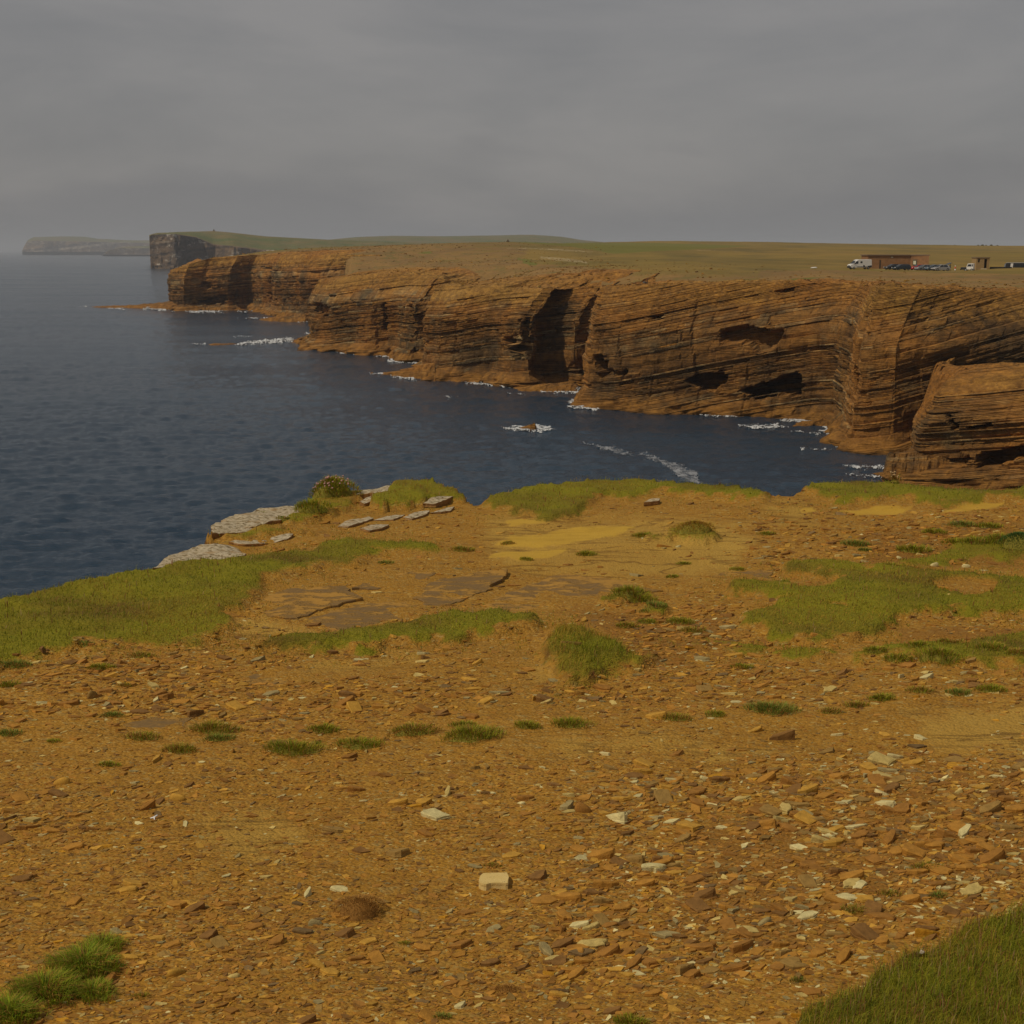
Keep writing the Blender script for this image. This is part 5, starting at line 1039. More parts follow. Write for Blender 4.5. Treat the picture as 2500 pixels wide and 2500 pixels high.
sea_rock('rock_shelf', [(628, 781, 780), (660, 784, 775), (700, 786, 771), (745, 787, 768), (775, 785, 770)], 10, 6, 'reddish brown rock ledge in the bay left of the middle cliffs')
sea_rock('rock_shelf', [(1240, 952, 950), (1300, 957, 940), (1360, 958, 936), (1400, 958, 934), (1418, 958, 940)], 7, 7, 'brown rock ledge filling the foot of the dark cliff corner')
sea_rock('rock_shelf', [(1925, 1040, 1039), (1960, 1042, 1028), (2010, 1042, 1022), (2060, 1044, 1026), (2070, 1042, 1040)], 5, 8, 'orange-brown rock ledge in the right cove beside swirling foam')
sea_rock('rock_shelf', [(2150, 1178, 1140), (2164, 1180, 1112), (2230, 1186, 1100), (2310, 1190, 1092), (2372, 1192, 1086), (2400, 1192, 1120)], 8, 9, 'layered rock bench jutting left at the foot of the nearest cliff', dip=0.17)
def foam_material():
    b = NB('sea_foam', 0.9, 0.1); b.done(b.mix(b.noise(1.2, 4), (0.42, 0.45, 0.48), (0.68, 0.69, 0.69))); return lacy(b, 0.40, 0.52)
def lacy(b, lo, hi):                                   # holes and thin places in the foam
    t = b.n('ShaderNodeBsdfTransparent'); k = b.n('ShaderNodeMixShader'); a = b.ramp(b.noise(0.9, 6, 0.7, b.map((1, 0.5, 1)), 0.6), [(lo, 0), (hi, 1)])
    b.l(a, k.inputs[0]); b.l(t.outputs[0], k.inputs[1]); b.l(b.b.outputs[0], k.inputs[2]); b.l(k.outputs[0], b.o.inputs['Surface']); return b.m
def slick_material():
    b = NB('thin_foam', 0.9, 0.1); b.done((0.26, 0.275, 0.30)); return lacy(b, 0.36, 0.62)
M_FOAM = foam_material()
FV, FF = [], []; fo = 0
def foam(poly, thr=0.0, hgt=0.12, seed=0, step=1.0, dens=1.0, soft=6.0, vs=2.2, na=1.6):
    global fo
    p = np.array(poly, float); xs = np.arange(p[:, 0].min() - 3, p[:, 0].max() + 3, step); ys = np.arange(p[:, 1].min() - 2, p[:, 1].max() + 2, step * 0.5)
    A, B = np.meshgrid(xs, ys, indexing='ij')
    s = sdf(A, B * vs, np.stack([p[:, 0], p[:, 1] * vs], 1))
    nn = fbm(A * 0.10, B * 0.45, 4, seed + 200) + 1.0 * fbm(A * 0.5, B * 1.8, 3, seed + 210)
    on = (s / soft + nn * na - thr - 0.2) > 0
    on &= hsh(np.floor(A / step), np.floor(B / step * 2), seed) < dens
    x, y = on_z(A, B); z = np.maximum(sea_height(x, y), -0.2) + 0.05 + hgt * np.clip(s / soft + nn, 0.05, 1.5) * (0.6 + 0.8 * vn(A * 0.4, B * 0.9, seed + 3))
    f = grid_faces(len(xs), len(ys)); k = on.ravel()[f].all(1); f = f[k]
    if not len(f): return
    us, inv = np.unique(f, return_inverse=True)
    FV.append(np.stack([x.ravel()[us], y.ravel()[us], z.ravel()[us]], 1)); FF.append(inv.reshape(f.shape) + fo); fo += len(us)
FOAM = [([(165, 746), (212, 748), (212, 751), (170, 748)], 0.1), ([(255, 751), (305, 752), (305, 757), (258, 755)], 0.0), ([(345, 753), (375, 750), (436, 757), (430, 760), (350, 758)], 0.0), ([(452, 757), (480, 753), (545, 758), (545, 764), (470, 765), (455, 762)], -0.2),
        ([(578, 757), (606, 762), (600, 766), (580, 762)], 0.0), ([(578, 777), (655, 775), (655, 779), (580, 780)], 0.2), ([(740, 811), (790, 813), (790, 818), (742, 817)], 0.1), ([(720, 783), (770, 786), (770, 790), (725, 788)], 0.2), ([(760, 800), (786, 798), (786, 803), (764, 803)], 0.0),
        ([(465, 837), (505, 839), (510, 842), (470, 841)], 0.1), ([(575, 842), (600, 836), (715, 826), (716, 834), (660, 838), (600, 842)], -0.6), ([(560, 820), (618, 819), (618, 822), (562, 822)], 0.2),
        ([(820, 858), (880, 861), (880, 866), (822, 862)], 0.1), ([(885, 861), (960, 866), (1010, 878), (1010, 884), (930, 872), (888, 867)], 0.0), ([(940, 877), (1020, 884), (1020, 890), (945, 884)], 0.05),
        ([(898, 908), (950, 910), (950, 915), (902, 913)], -0.1), ([(955, 914), (1010, 918), (1045, 922), (1060, 916), (1060, 928), (1000, 928), (955, 921)], -0.2), ([(1130, 932), (1245, 938), (1240, 944), (1135, 939)], 0.0),
        ([(1285, 949), (1345, 953), (1390, 948), (1416, 945), (1418, 962), (1390, 962), (1330, 959), (1288, 955)], -0.15), ([(1060, 968), (1120, 966), (1122, 971), (1065, 972)], 0.35), ([(1235, 960), (1285, 962), (1282, 966), (1238, 965)], 0.3),
        ([(1375, 990), (1425, 988), (1470, 1000), (1455, 1004), (1380, 996)], 0.2), ([(1695, 1010), (1740, 1014), (1805, 1018), (1800, 1022), (1740, 1019), (1698, 1014)], 0.1), ([(1900, 1026), (1935, 1018), (1992, 1024), (1990, 1032), (1960, 1040), (1925, 1034), (1902, 1032)], 0.3),
        ([(1800, 1038), (1900, 1034), (1930, 1044), (1860, 1050), (1800, 1044)], 0.45), ([(1930, 1052), (2050, 1060), (2050, 1064), (1935, 1057)], 0.25),
        ([(1222, 1045), (1255, 1036), (1285, 1040), (1310, 1036), (1345, 1042), (1366, 1050), (1330, 1058), (1270, 1056), (1230, 1050)], 0.1), ([(1950, 1094), (2060, 1096), (2060, 1100), (1955, 1099)], 0.35), ([(2055, 1136), (2180, 1140), (2180, 1150), (2060, 1146)], 0.4), ([(2060, 1158), (2190, 1162), (2190, 1168), (2065, 1166)], 0.35)]
for k, (p, th) in enumerate(FOAM): foam(p, th, 0.10 if k != 10 else 0.5, k * 3 + 1)
# wash along the foot of every cliff
for q, w in enumerate(WALLS):
    r0 = np.argmin(np.abs(w['V']), 1); n_ = len(r0); bx_, by_ = w['X'][np.arange(n_), r0], w['Y'][np.arange(n_), r0]
    gx, gy = np.gradient(bx_), np.gradient(by_); kk = 9
    gx = np.convolve(gx, np.ones(kk) / kk, 'same'); gy = np.convolve(gy, np.ones(kk) / kk, 'same'); l_ = np.hypot(gx, gy) + 1e-9
    of = np.linspace(-0.6, 1, 9) ** 1.0 * by_.mean() / 130
    A = bx_[:, None] + (gy / l_)[:, None] * of; B = by_[:, None] - (gx / l_)[:, None] * of
    s_ = np.arange(n_)[:, None] * 0.2 + 0 * of
    on = (fbm(A * 0.11, B * 0.11, 3, 700 + q) + 0.8 * fbm(A * 0.9, B * 0.9, 3, 720 + q) - 0.22 - 0.8 * np.clip(of / of.max(), 0, 1)) > 0
    f = grid_faces(n_, 9); f = f[on.ravel()[f].all(1)]; us, inv = np.unique(f, return_inverse=True)
    if len(f):
        Zf = sea_height(A, B) + 0.08
        FV.append(np.stack([A.ravel()[us], B.ravel()[us], Zf.ravel()[us]], 1)); FF.append(inv.reshape(f.shape) + fo); fo += len(us)
# spray thrown up at the middle ledge and small bursts elsewhere
def spray(px, py, wpx, hpx, n, seed):
    global fo
    r = np.random.RandomState(seed); x0, y0 = on_z(px, py); sc = math.hypot(x0, y0) / F
    oc = np.array([(1, 0, 0), (-1, 0, 0), (0, 1, 0), (0, -1, 0), (0, 0, 1), (0, 0, -1)], float); f8 = np.array([(0, 2, 4), (2, 1, 4), (1, 3, 4), (3, 0, 4), (2, 0, 5), (1, 2, 5), (3, 1, 5), (0, 3, 5)])
    t = r.rand(n) ** 1.7; dx = r.normal(0, 0.33, n) * wpx * sc * (1 - 0.6 * t); z = t * hpx * sc; s = (0.06 + 0.26 * (1 - t) * r.rand(n)) * sc * 12
    V = oc[None] * s[:, None, None] + np.stack([x0 + dx, y0 + r.normal(0, 0.4, n), z], 1)[:, None]
    FV.append(V.reshape(-1, 3)); SPR.append((f8[None] + (np.arange(n) * 6)[:, None, None]).reshape(-1, 3) + fo); fo += 6 * n
SPR = []
spray(1042, 920, 34, 24, 240, 1); spray(1408, 957, 18, 12, 100, 2); spray(478, 758, 20, 8, 70, 3); spray(362, 755, 14, 6, 40, 4)
tag(link('sea_foam', mesh('sea_foam', np.concatenate(FV), [np.concatenate(FF), np.concatenate(SPR)], M_FOAM, True)), 'white surf, spray and foam slicks along the foot of the cliffs', None, None, 'stuff')

FV, FF, fo = [], [], 0
# thin foam slicks drifting out of the cove
foam([(1405, 1076), (1470, 1086), (1500, 1090), (1545, 1104), (1555, 1118), (1520, 1114), (1480, 1100), (1420, 1086)], 0.0, 0.0, 501, 1.1, 1.0, 12, 2.2, 0.9)
foam([(1560, 1106), (1620, 1122), (1670, 1138), (1705, 1160), (1716, 1185), (1670, 1180), (1640, 1150), (1600, 1128), (1560, 1114)], -0.2, 0.0, 502, 1.1, 1.0, 12, 2.2, 0.9)
tag(link('foam_slick', mesh('foam_slick', np.concatenate(FV), [np.concatenate(FF)], slick_material(), True)), 'thin grey foam slick drifting out of the cove', None, None, 'stuff')

# loose blocks on the cliff tops
def boulder_material():
    b = NB('cliff_top_rubble', 0.92, 0.12); a = b.n('ShaderNodeAttribute'); a.attribute_name = 'col'
    n = b.noise(2.5, 5); return b.done(b.mix(1.0, a.outputs['Color'], b.ramp(n, [(0.3, 0.65), (0.7, 1.25)]), 'MULTIPLY'), b.bump(n, 0.6, 0.2))
M_BOULD = boulder_material()
rs = np.random.RandomState(77)
N = 44000
px_ = rs.uniform(420, 2560, N); dd = np.exp(rs.uniform(math.log(215), math.log(900), N))
x = (px_ - 1250) / F * dd; y = dd; sd = sdf(x, y, coast)
pr = np.where(sd > 1, np.exp(-np.maximum(sd, 0) / np.where(px_ < 1500, 150, 26)), 0) * (0.4 + 0.9 * vn(x * 0.05, y * 0.05, 9))
k = rs.rand(N) < pr; x, y, sd, px_ = x[k], y[k], sd[k], px_[k]
z = land_z(x, y) + 0.25 * fbm(x * 0.06, y * 0.06, 4, 50)
size = np.exp(rs.normal(-1.0, 0.55, len(x))); size = np.clip(size, 0.2, 1.5) * (0.6 + y / 1100) * np.exp(-np.maximum(sd, 0) / 160)
cc = PAL[rs.choice([0, 1, 2, 3, 4, 5], len(x), p=[0.25, 0.25, 0.15, 0.2, 0.1, 0.05])] * rs.uniform(0.5, 0.85, (len(x), 1))
print('rubble', len(x))
m = place_stones('rubble', x, y, z + 0.1, size, cc, FLK, rs, tilt=0.12, sink=0.2); m.materials.clear(); m.materials.append(M_BOULD)
tag(link('rubble', m), 'loose brown slabs and rubble lying on the cliff tops', None, None, 'stuff')

# ================================================================== CAR PARK
def land_surf(x, y):
    return float((land_z(np.array([x]), np.array([y])) + 0.25 * fbm(np.array([x * 0.06]), np.array([y * 0.06]), 4, 50))[0])
def spot(px, d):
    x = float(x_at(px, 612, d)); return x, d, land_surf(x, d)
def empty(name, loc, rz=0, label=None, cat=None, group=None):
    o = bpy.data.objects.new(name, None); COL.objects.link(o); o.location = loc; o.rotation_euler = (0, 0, rz); tag(o, label, cat, group); return o
def boxes(name, bs, mat, parent=None, loc=None, rot=None, bev=0.0):
    V, Fc = [], []
    for (x0, x1, y0, y1, z0, z1) in bs:
        k = len(V); V += [(x0, y0, z0), (x1, y0, z0), (x1, y1, z0), (x0, y1, z0), (x0, y0, z1), (x1, y0, z1), (x1, y1, z1), (x0, y1, z1)]
        Fc += [tuple(k + i for i in f) for f in ((0, 3, 2, 1), (4, 5, 6, 7), (0, 1, 5, 4), (1, 2, 6, 5), (2, 3, 7, 6), (3, 0, 4, 7))]
    o = link(name, mesh(name, V, Fc, mat), parent, loc, rot)
    if bev: bm = o.modifiers.new('bevel', 'BEVEL'); bm.width = bev; bm.segments = 2
    return o
def prism(name, foot, z0, z1, mat, parent=None):
    n = len(foot); V = [(x, y, z0) for x, y in foot] + [(x, y, z1) for x, y in foot]
    return link(name, mesh(name, V, [tuple(range(n))[::-1], tuple(range(n, 2 * n))] + [(i, (i + 1) % n, n + (i + 1) % n, n + i) for i in range(n)], mat), parent)
def brick_material():
    b = NB('brickwork', 0.9, 0.15); k = b.n('ShaderNodeTexBrick'); k.inputs['Scale'].default_value = 4.0
    k.inputs['Color1'].default_value = (0.30, 0.155, 0.065, 1); k.inputs['Color2'].default_value = (0.25, 0.125, 0.055, 1); k.inputs['Mortar'].default_value = (0.33, 0.22, 0.12, 1); k.inputs['Mortar Size'].default_value = 0.01
    b.l(b.map((1, 1, 1), (math.pi / 2, 0, 0)), k.inputs['Vector']); n = b.noise(0.8, 5)
    return b.done(b.mix(1.0, k.outputs['Color'], b.ramp(n, [(0.3, 0.8), (0.7, 1.2)]), 'MULTIPLY'))
M_BRICK = brick_material()
M_CONC = plain('concrete', (0.20, 0.14, 0.09), 0.9); M_DARK = plain('dark_timber', (0.035, 0.03, 0.025), 0.8); M_CREAM = plain('notice_sheet', (0.62, 0.60, 0.45), 0.7)
M_GREEN = plain('painted_frame', (0.05, 0.075, 0.04), 0.7); M_WHITE = plain('white_paint', (0.80, 0.79, 0.76), 0.35, 0.5, var=0.03); M_TYRE = plain('tyre_rubber', (0.02, 0.02, 0.02), 0.85); M_RIM = plain('wheel_rim', (0.42, 0.42, 0.42), 0.4, 0.5, 0.6)
M_GLASS = plain('car_glass', (0.02, 0.024, 0.028), 0.08, 0.6); M_PLAST = plain('dark_plastic', (0.03, 0.03, 0.032), 0.6); M_LAMP = plain('headlamp', (0.75, 0.74, 0.70), 0.15, 0.6); M_STONEW = plain('rubble_wall', (0.36, 0.235, 0.10), 0.9, var=0.5, scale=6)
# long low brick building
bx0, by0, bz0 = spot(2120, 372); bx0 -= 0.0
L1 = float(x_at(2224, 612, 372)) - bx0; L2 = float(x_at(2269, 612, 368)) - bx0
bl = empty('brick_building', (bx0, by0, bz0 - 0.15), 0, 'long low flat-roofed brick building behind the parked cars', 'building')
foot = [(0, 0), (L1, 0), (L2, -4.0), (L2 + 0.8, 3.0), (L1 + 0.5, 7), (0, 7)]
prism('wall', foot, 0, 3.45, M_BRICK, bl)
prism('roof', [(-0.25, -0.25), (L1, -0.28), (L2 + 0.22, -4.3), (L2 + 1.1, 3.2), (L1 + 0.7, 7.25), (-0.25, 7.25)], 3.455, 3.72, M_CONC, bl)
boxes('door', [(3.05, 3.35, -0.03, 0.06, 0.05, 2.3)], M_DARK, bl); boxes('vent', [(6.0, 6.5, -0.05, 0.03, 2.9, 3.15)], M_CREAM, bl)
wa = math.atan2(-4.0, L2 - L1)
bd = boxes('notice_board', [(0.75, 1.95, -0.10, -0.01, 1.05, 2.25)], M_GREEN, bl, (L1, 0, 0), (0, 0, wa)); boxes('sheet', [(0.95, 1.75, -0.125, -0.102, 1.2, 2.1)], M_CREAM, bd)
boxes('lintel', [(0.6, 2.1, -0.05, -0.01, 2.45, 2.6)], M_CONC, bl, (L1, 0, 0), (0, 0, wa))
# small ruined hut with doorway and window openings
hx, hy, hz_ = spot(2385, 366); hw = float(x_at(2418, 612, 366)) - hx
ht = empty('stone_hut', (hx, hy, hz_), 0.04, 'small square stone hut with an open doorway and a small window', 'hut')
boxes('wall', [(0, 0.45, 0, 0.3, 0, 3.0), (0.45, 0.95, 0, 0.3, 0, 1.9), (0.45, 0.95, 0, 0.3, 2.85, 3.0), (0.95, 2.1, 0, 0.3, 0, 3.0), (2.1, 2.85, 0, 0.3, 2.75, 3.0), (2.85, hw, 0, 0.3, 0, 3.0), (0, 0.3, 0.3, 3.2, 0, 3.0), (hw - 0.3, hw, 0.3, 3.2, 0, 3.0), (0.3, hw - 0.3, 2.9, 3.2, 0, 3.0)], M_STONEW, ht)
boxes('roof', [(-0.12, hw + 0.12, -0.12, 3.3, 3.005, 3.2)], M_CONC, ht); boxes('window_frame', [(0.46, 0.53, 0.1, 0.2, 1.9, 2.85), (0.87, 0.94, 0.1, 0.2, 1.9, 2.85)], M_DARK, ht)
for k in range(4): boxes('step', [(1.5 - 0.45 * k, 3.0 - 0.5 * k, -0.5 - 0.45 * k, -0.05 - 0.45 * k, -0.2, 0.45 - 0.12 * k)], M_CREAM if k == 1 else M_STONEW, ht)
wx, wy, wz = spot(2420, 369)
tag(boxes('low_wall', [(0, 5.6, 0, 0.3, -0.2, 0.45), (-5.0, -3.9, -0.3, 0.0, -0.2, 0.35)], M_DARK, None, (wx, wy, wz)), 'low dark wall running right from the small stone hut', 'wall')

def loft(name, prof, w, mat, parent, round_=0.94, wf=None):
    """side profile (x, z) swept across the width with rounded flanks"""
    p = np.array(prof, float); c = p.mean(0); n = len(p); wf = wf or (lambda z: 1.0); rows = []
    for s_, k in ((-1, round_), (-0.9, 1.0), (0.9, 1.0), (1, round_)):
        q = c + (p - c) * np.array([1 - (1 - k) * 0.35, k if k < 1 else 1]); rows.append(np.stack([q[:, 0], [s_ * w / 2 * wf(z) for z in q[:, 1]], q[:, 1]], 1))
    V = np.concatenate(rows); Fc = []
    for r in range(3):
        for i in range(n): Fc.append((r * n + i, r * n + (i + 1) % n, (r + 1) * n + (i + 1) % n, (r + 1) * n + i))
    Fc.append(tuple(range(n))[::-1]); Fc.append(tuple(range(3 * n, 4 * n)))
    return link(name, mesh(name, V, Fc, mat), parent)
def panel(name, pts, mat, parent, t=0.012):
    """thin plate through 3-D points, thickened along its normal"""
    p = np.array(pts, float); nn = np.cross(p[1] - p[0], p[2] - p[0]); nn /= np.linalg.norm(nn); n = len(p)
    V = np.concatenate([p + nn * t, p - nn * t])
    return link(name, mesh(name, V, [tuple(range(n)), tuple(range(n, 2 * n))[::-1]] + [(i, n + i, n + (i + 1) % n, (i + 1) % n) for i in range(n)], mat), parent)
WM = {}
def wheel(parent, x, y, r):
    if r not in WM:
        a = np.linspace(0, 6.283, 19)[:-1]; prof = [(0.55, -0.1), (0.95, -0.11), (1, -0.08), (1, 0.08), (0.95, 0.11), (0.55, 0.1)]
        V = np.array([[(r * k * math.cos(t), yy_, r * k * math.sin(t)) for k, yy_ in prof] for t in a]).reshape(-1, 3)
        rm = np.array([[(r * k * math.cos(t), yy_, r * k * math.sin(t)) for k, yy_ in ((0.02, 0.075), (0.3, 0.09), (0.6, 0.06), (0.62, -0.06), (0.3, -0.09), (0.02, -0.075))] for t in a]).reshape(-1, 3)
        WM[r] = (mesh('wheel', V, np.concatenate([grid_faces(18, 6, True), np.array([[i * 6 + 5, ((i + 1) % 18) * 6 + 5, ((i + 1) % 18) * 6, i * 6] for i in range(18)])]), M_TYRE, True), mesh('rim', rm, grid_faces(18, 6, True), M_RIM, True))
    o = link('wheel', WM[r][0], parent, (x, y, r)); link('rim', WM[r][1], o); return o
PAINT = {}
def paint(c):
    if c not in PAINT:
        PAINT[c] = plain('car_paint', c, 0.25, 0.5, var=0.02); PAINT[c].node_tree.nodes['Principled BSDF'].inputs['Coat Weight'].default_value = 0.4
    return PAINT[c]
def car(px, d, heading, colr, label, kind='hatch', scale=1.0, boot_open=False):
    x, y, z = spot(px, d); root = empty('parked_car', (x, y, z), heading, label, 'car', 'cars parked beside the brick building'); root.scale = (scale,) * 3
    P = paint(colr); W = 1.78
    H = {'hatch': 1.46, 'estate': 1.5, 'suv': 1.62}[kind]; Lh = 2.1 if kind == 'hatch' else 2.28
    body = [(Lh, 0.42), (Lh + 0.04, 0.62), (Lh - 0.1, 0.78), (Lh - 0.95, 0.93), (-Lh + 0.15, 0.98), (-Lh, 0.85), (-Lh, 0.45), (-Lh + 0.2, 0.28), (Lh - 0.2, 0.26)]
    loft('body', body, W, P, root)
    rear = -Lh + (0.28 if kind != 'estate' else 0.12)
    cab = [(Lh - 1.0, 0.90), (Lh - 1.85, H - 0.06), (Lh - 2.3, H), (rear + 0.55, H - 0.03), (rear + 0.25, H - 0.12), (rear - 0.05, 0.94)]
    loft('cabin', cab, W * 0.98, P, root, 0.97, lambda zz: 1 - 0.22 * max(0, (zz - 0.92)) / 0.6)
    tw = lambda zz: W * 0.98 / 2 * (1 - 0.22 * max(0, zz - 0.92) / 0.6) + 0.006
    for s_ in (-1, 1):
        a, b_ = Lh - 1.28, Lh - 2.12
        panel('side_window', [(a, s_ * tw(0.98), 0.98), (b_ + 0.14, s_ * tw(H - 0.13), H - 0.13), (b_ - 0.42, s_ * tw(H - 0.10), H - 0.10), (b_ - 0.42, s_ * tw(0.98), 0.98)][::s_], M_GLASS, root)
        panel('side_window', [(b_ - 0.52, s_ * tw(0.98), 0.98), (b_ - 0.52, s_ * tw(H - 0.10), H - 0.10), (rear + 0.62, s_ * tw(H - 0.13), H - 0.13), (rear + 0.42, s_ * tw(0.98), 0.98)][::s_], M_GLASS, root)
        boxes('headlight', [(Lh - 0.12, Lh + 0.03, s_ * 0.72 - 0.16, s_ * 0.72 + 0.16, 0.6, 0.75)], M_LAMP, root)
        boxes('mirror', [(Lh - 1.4, Lh - 1.22, s_ * 0.98 - 0.1, s_ * 0.98 + 0.1, 0.95, 1.1)], P, root)
        for xx in (Lh - 0.82, -Lh + 0.8): wheel(root, xx, s_ * (W / 2 - 0.09), 0.33 if kind != 'suv' else 0.36)
    ww = W * 0.40
    panel('windscreen', [(Lh - 1.06, -ww, 0.97), (Lh - 1.06, ww, 0.97), (Lh - 1.82, ww * 0.92, H - 0.07), (Lh - 1.82, -ww * 0.92, H - 0.07)], M_GLASS, root, 0.02)
    panel('rear_window', [(rear + 0.03, -ww, 1.0), (rear + 0.26, -ww * 0.92, H - 0.16), (rear + 0.26, ww * 0.92, H - 0.16), (rear + 0.03, ww, 1.0)], M_GLASS, root, 0.03)
    boxes('bumper', [(Lh - 0.06, Lh + 0.07, -W / 2 + 0.1, W / 2 - 0.1, 0.32, 0.56)], M_PLAST if kind == 'suv' else P, root, bev=0.03)
    if boot_open: panel('tailgate', [(rear + 0.25, -0.7, H + 0.02), (rear + 0.25, 0.7, H + 0.02), (rear - 0.85, 0.68, H + 0.42), (rear - 0.85, -0.68, H + 0.42)], M_GLASS, root, 0.04)
    return root
HD = math.pi + 0.30
car(2181, 364, HD, (0.035, 0.04, 0.05), 'small black hatchback, leftmost of the parked cars')
car(2203, 362, HD, (0.02, 0.035, 0.05), 'dark blue estate car partly in front of the black hatchback', 'estate', 1.02)
car(2243, 365, HD, (0.55, 0.02, 0.02), 'red hatchback mostly hidden by the grey car in front', 'hatch', 0.95)
car(2257, 363, HD, (0.22, 0.24, 0.26), 'grey car between the red hatchback and the blue-grey car')
car(2281, 362, HD, (0.11, 0.15, 0.19), 'blue-grey car behind the silver car with its boot open')
car(2299, 359, HD, (0.38, 0.38, 0.37), 'silver SUV with raised tailgate, rightmost of the car row', 'suv', 1.0, True)
# white panel van
def van(px, d, heading, label):
    x, y, z = spot(px, d); root = empty('panel_van', (x, y, z), heading, label, 'van'); W = 2.0
    loft('body', [(2.85, 0.5), (2.9, 0.95), (2.75, 1.2), (2.05, 1.38), (1.35, 2.2), (0.75, 2.46), (-2.6, 2.5), (-2.85, 2.4), (-2.95, 1.2), (-2.95, 0.45), (2.6, 0.42)], W, M_WHITE, root, 0.97)
    for s_ in (-1, 1):
        q = s_ * (W / 2 + 0.006)
        panel('door_window', [(1.85, q, 1.42), (1.36, q, 2.02), (0.85, q, 2.05), (0.85, q, 1.42)][::s_], M_GLASS, root)
        panel('side_window', [(0.25, q, 1.55), (0.25, q, 2.02), (-0.28, q, 2.02), (-0.28, q, 1.55)][::s_], M_GLASS, root)
        panel('side_trim', [(1.1, q, 0.55), (1.1, q, 0.72), (-1.55, q, 0.72), (-1.55, q, 0.55)][::s_], M_PLAST, root)
        panel('door_step', [(-0.55, q * 1.004, 0.72), (-0.55, q * 1.004, 1.12), (-0.95, q * 1.004, 1.0), (-1.0, q * 1.004, 0.72)][::s_], M_PLAST, root)
        panel('rear_trim', [(-1.7, q, 0.5), (-1.7, q, 0.85), (-2.88, q, 1.0), (-2.88, q, 0.5)][::s_], M_PLAST, root)
        boxes('headlight', [(2.62, 2.86, s_ * 0.78 - 0.16, s_ * 0.78 + 0.16, 0.98, 1.2)], M_LAMP, root)
        boxes('mirror', [(1.75, 1.95, s_ * 1.13 - 0.1, s_ * 1.13 + 0.1, 1.35, 1.7)], M_PLAST, root)
        for xx in (1.95, -1.95): wheel(root, xx, s_ * (W / 2 - 0.1), 0.35)
    panel('windscreen', [(2.06, -0.85, 1.43), (2.06, 0.85, 1.43), (1.42, 0.78, 2.17), (1.42, -0.78, 2.17)], M_GLASS, root, 0.03)
    boxes('bumper', [(2.55, 2.98, -0.98, 0.98, 0.36, 0.82)], M_PLAST, root, bev=0.06); boxes('grille', [(2.84, 2.93, -0.5, 0.5, 0.86, 1.02)], M_PLAST, root)
van(2100, 364, math.pi + 0.22, 'white panel van parked at the left end of the brick building')
# pickup with white cab, dark load bed
x, y, z = spot(2374, 362); t = empty('pickup_truck', (x, y, z - 0.25), math.pi - 0.5, 'white-cabbed dark truck left of the small stone hut', 'truck')
loft('cab', [(1.0, 0.5), (1.05, 1.2), (0.75, 1.98), (-0.5, 2.0), (-0.62, 1.9), (-0.62, 0.5)], 1.9, M_WHITE, t, 0.97)
for s_ in (-1, 1):
    panel('side_window', [(0.85, s_ * 0.958, 1.25), (0.62, s_ * 0.958, 1.8), (-0.1, s_ * 0.958, 1.8), (-0.1, s_ * 0.958, 1.25)][::s_], M_GLASS, t)
    panel('side_window', [(-0.22, s_ * 0.958, 1.25), (-0.22, s_ * 0.958, 1.8), (-0.5, s_ * 0.958, 1.8), (-0.5, s_ * 0.958, 1.25)][::s_], M_GLASS, t)
    for xx in (1.25, -0.3): wheel(t, xx, s_ * 0.86, 0.37)
boxes('bonnet', [(0.98, 2.5, -0.9, 0.9, 0.45, 1.05)], M_PLAST, t, bev=0.08); boxes('bumper', [(2.48, 2.62, -0.88, 0.88, 0.4, 0.65)], M_PLAST, t); boxes('lamp', [(2.45, 2.6, -0.8, -0.5, 0.7, 0.9)], plain('red_lens', (0.5, 0.02, 0.02), 0.3), t)
# long dark coach at the right edge
x, y, z = spot(2494, 380); t = empty('coach', (x, y, z - 1.7), math.pi - 0.18, 'long dark-sided coach with a white front pillar at the photo edge', 'coach')
loft('body', [(4.0, 0.5), (4.05, 1.6), (3.8, 2.75), (3.4, 2.9), (-4.6, 2.95), (-4.75, 2.7), (-4.75, 0.5)], 2.4, M_PLAST, t, 0.97)
boxes('roof', [(-4.6, 3.5, -1.15, 1.15, 2.92, 3.02)], plain('pale_roof', (0.42, 0.44, 0.44), 0.6), t)
for s_ in (-1, 1):
    q = s_ * 1.206
    panel('pillar', [(2.9, q, 0.6), (2.7, q, 2.8), (2.05, q, 2.8), (2.35, q, 0.6)][::s_], M_WHITE, t)
    for k in range(4): panel('side_window', [(1.7 - 1.5 * k, q, 1.6), (1.7 - 1.5 * k, q, 2.6), (0.4 - 1.5 * k, q, 2.6), (0.4 - 1.5 * k, q, 1.6)][::s_], M_GLASS, t)
    for xx in (2.6, -2.9): wheel(t, xx, s_ * 1.08, 0.48)
panel('windscreen', [(4.07, -1.05, 1.5), (4.07, 1.05, 1.5), (3.85, 0.98, 2.7), (3.85, -0.98, 2.7)], M_GLASS, t, 0.03)
# red and white marker post
x, y, z = spot(2334.5, 362); t = empty('marker_post', (x, y, z), 0, 'red and white striped marker post right of the person', 'post')
def tube(name, pts, r, mat, parent=None, k=8, loc=None):
    V, Fq = bar_mesh(pts, r, k); return link(name, mesh(name, V, Fq, mat, True), parent, loc)
M_RED = plain('red_paint', (0.62, 0.06, 0.02), 0.5)
tube('base', [(0, 0, 0), (0, 0, 0.45)], [0.19, 0.17], M_WHITE, t); tube('band', [(0, 0, 0.452), (0, 0, 0.95)], [0.17, 0.13], M_RED, t); tube('cap', [(0, 0, 0.952), (0, 0, 1.25), (0, 0, 1.32)], [0.10, 0.09, 0.03], M_WHITE, t)
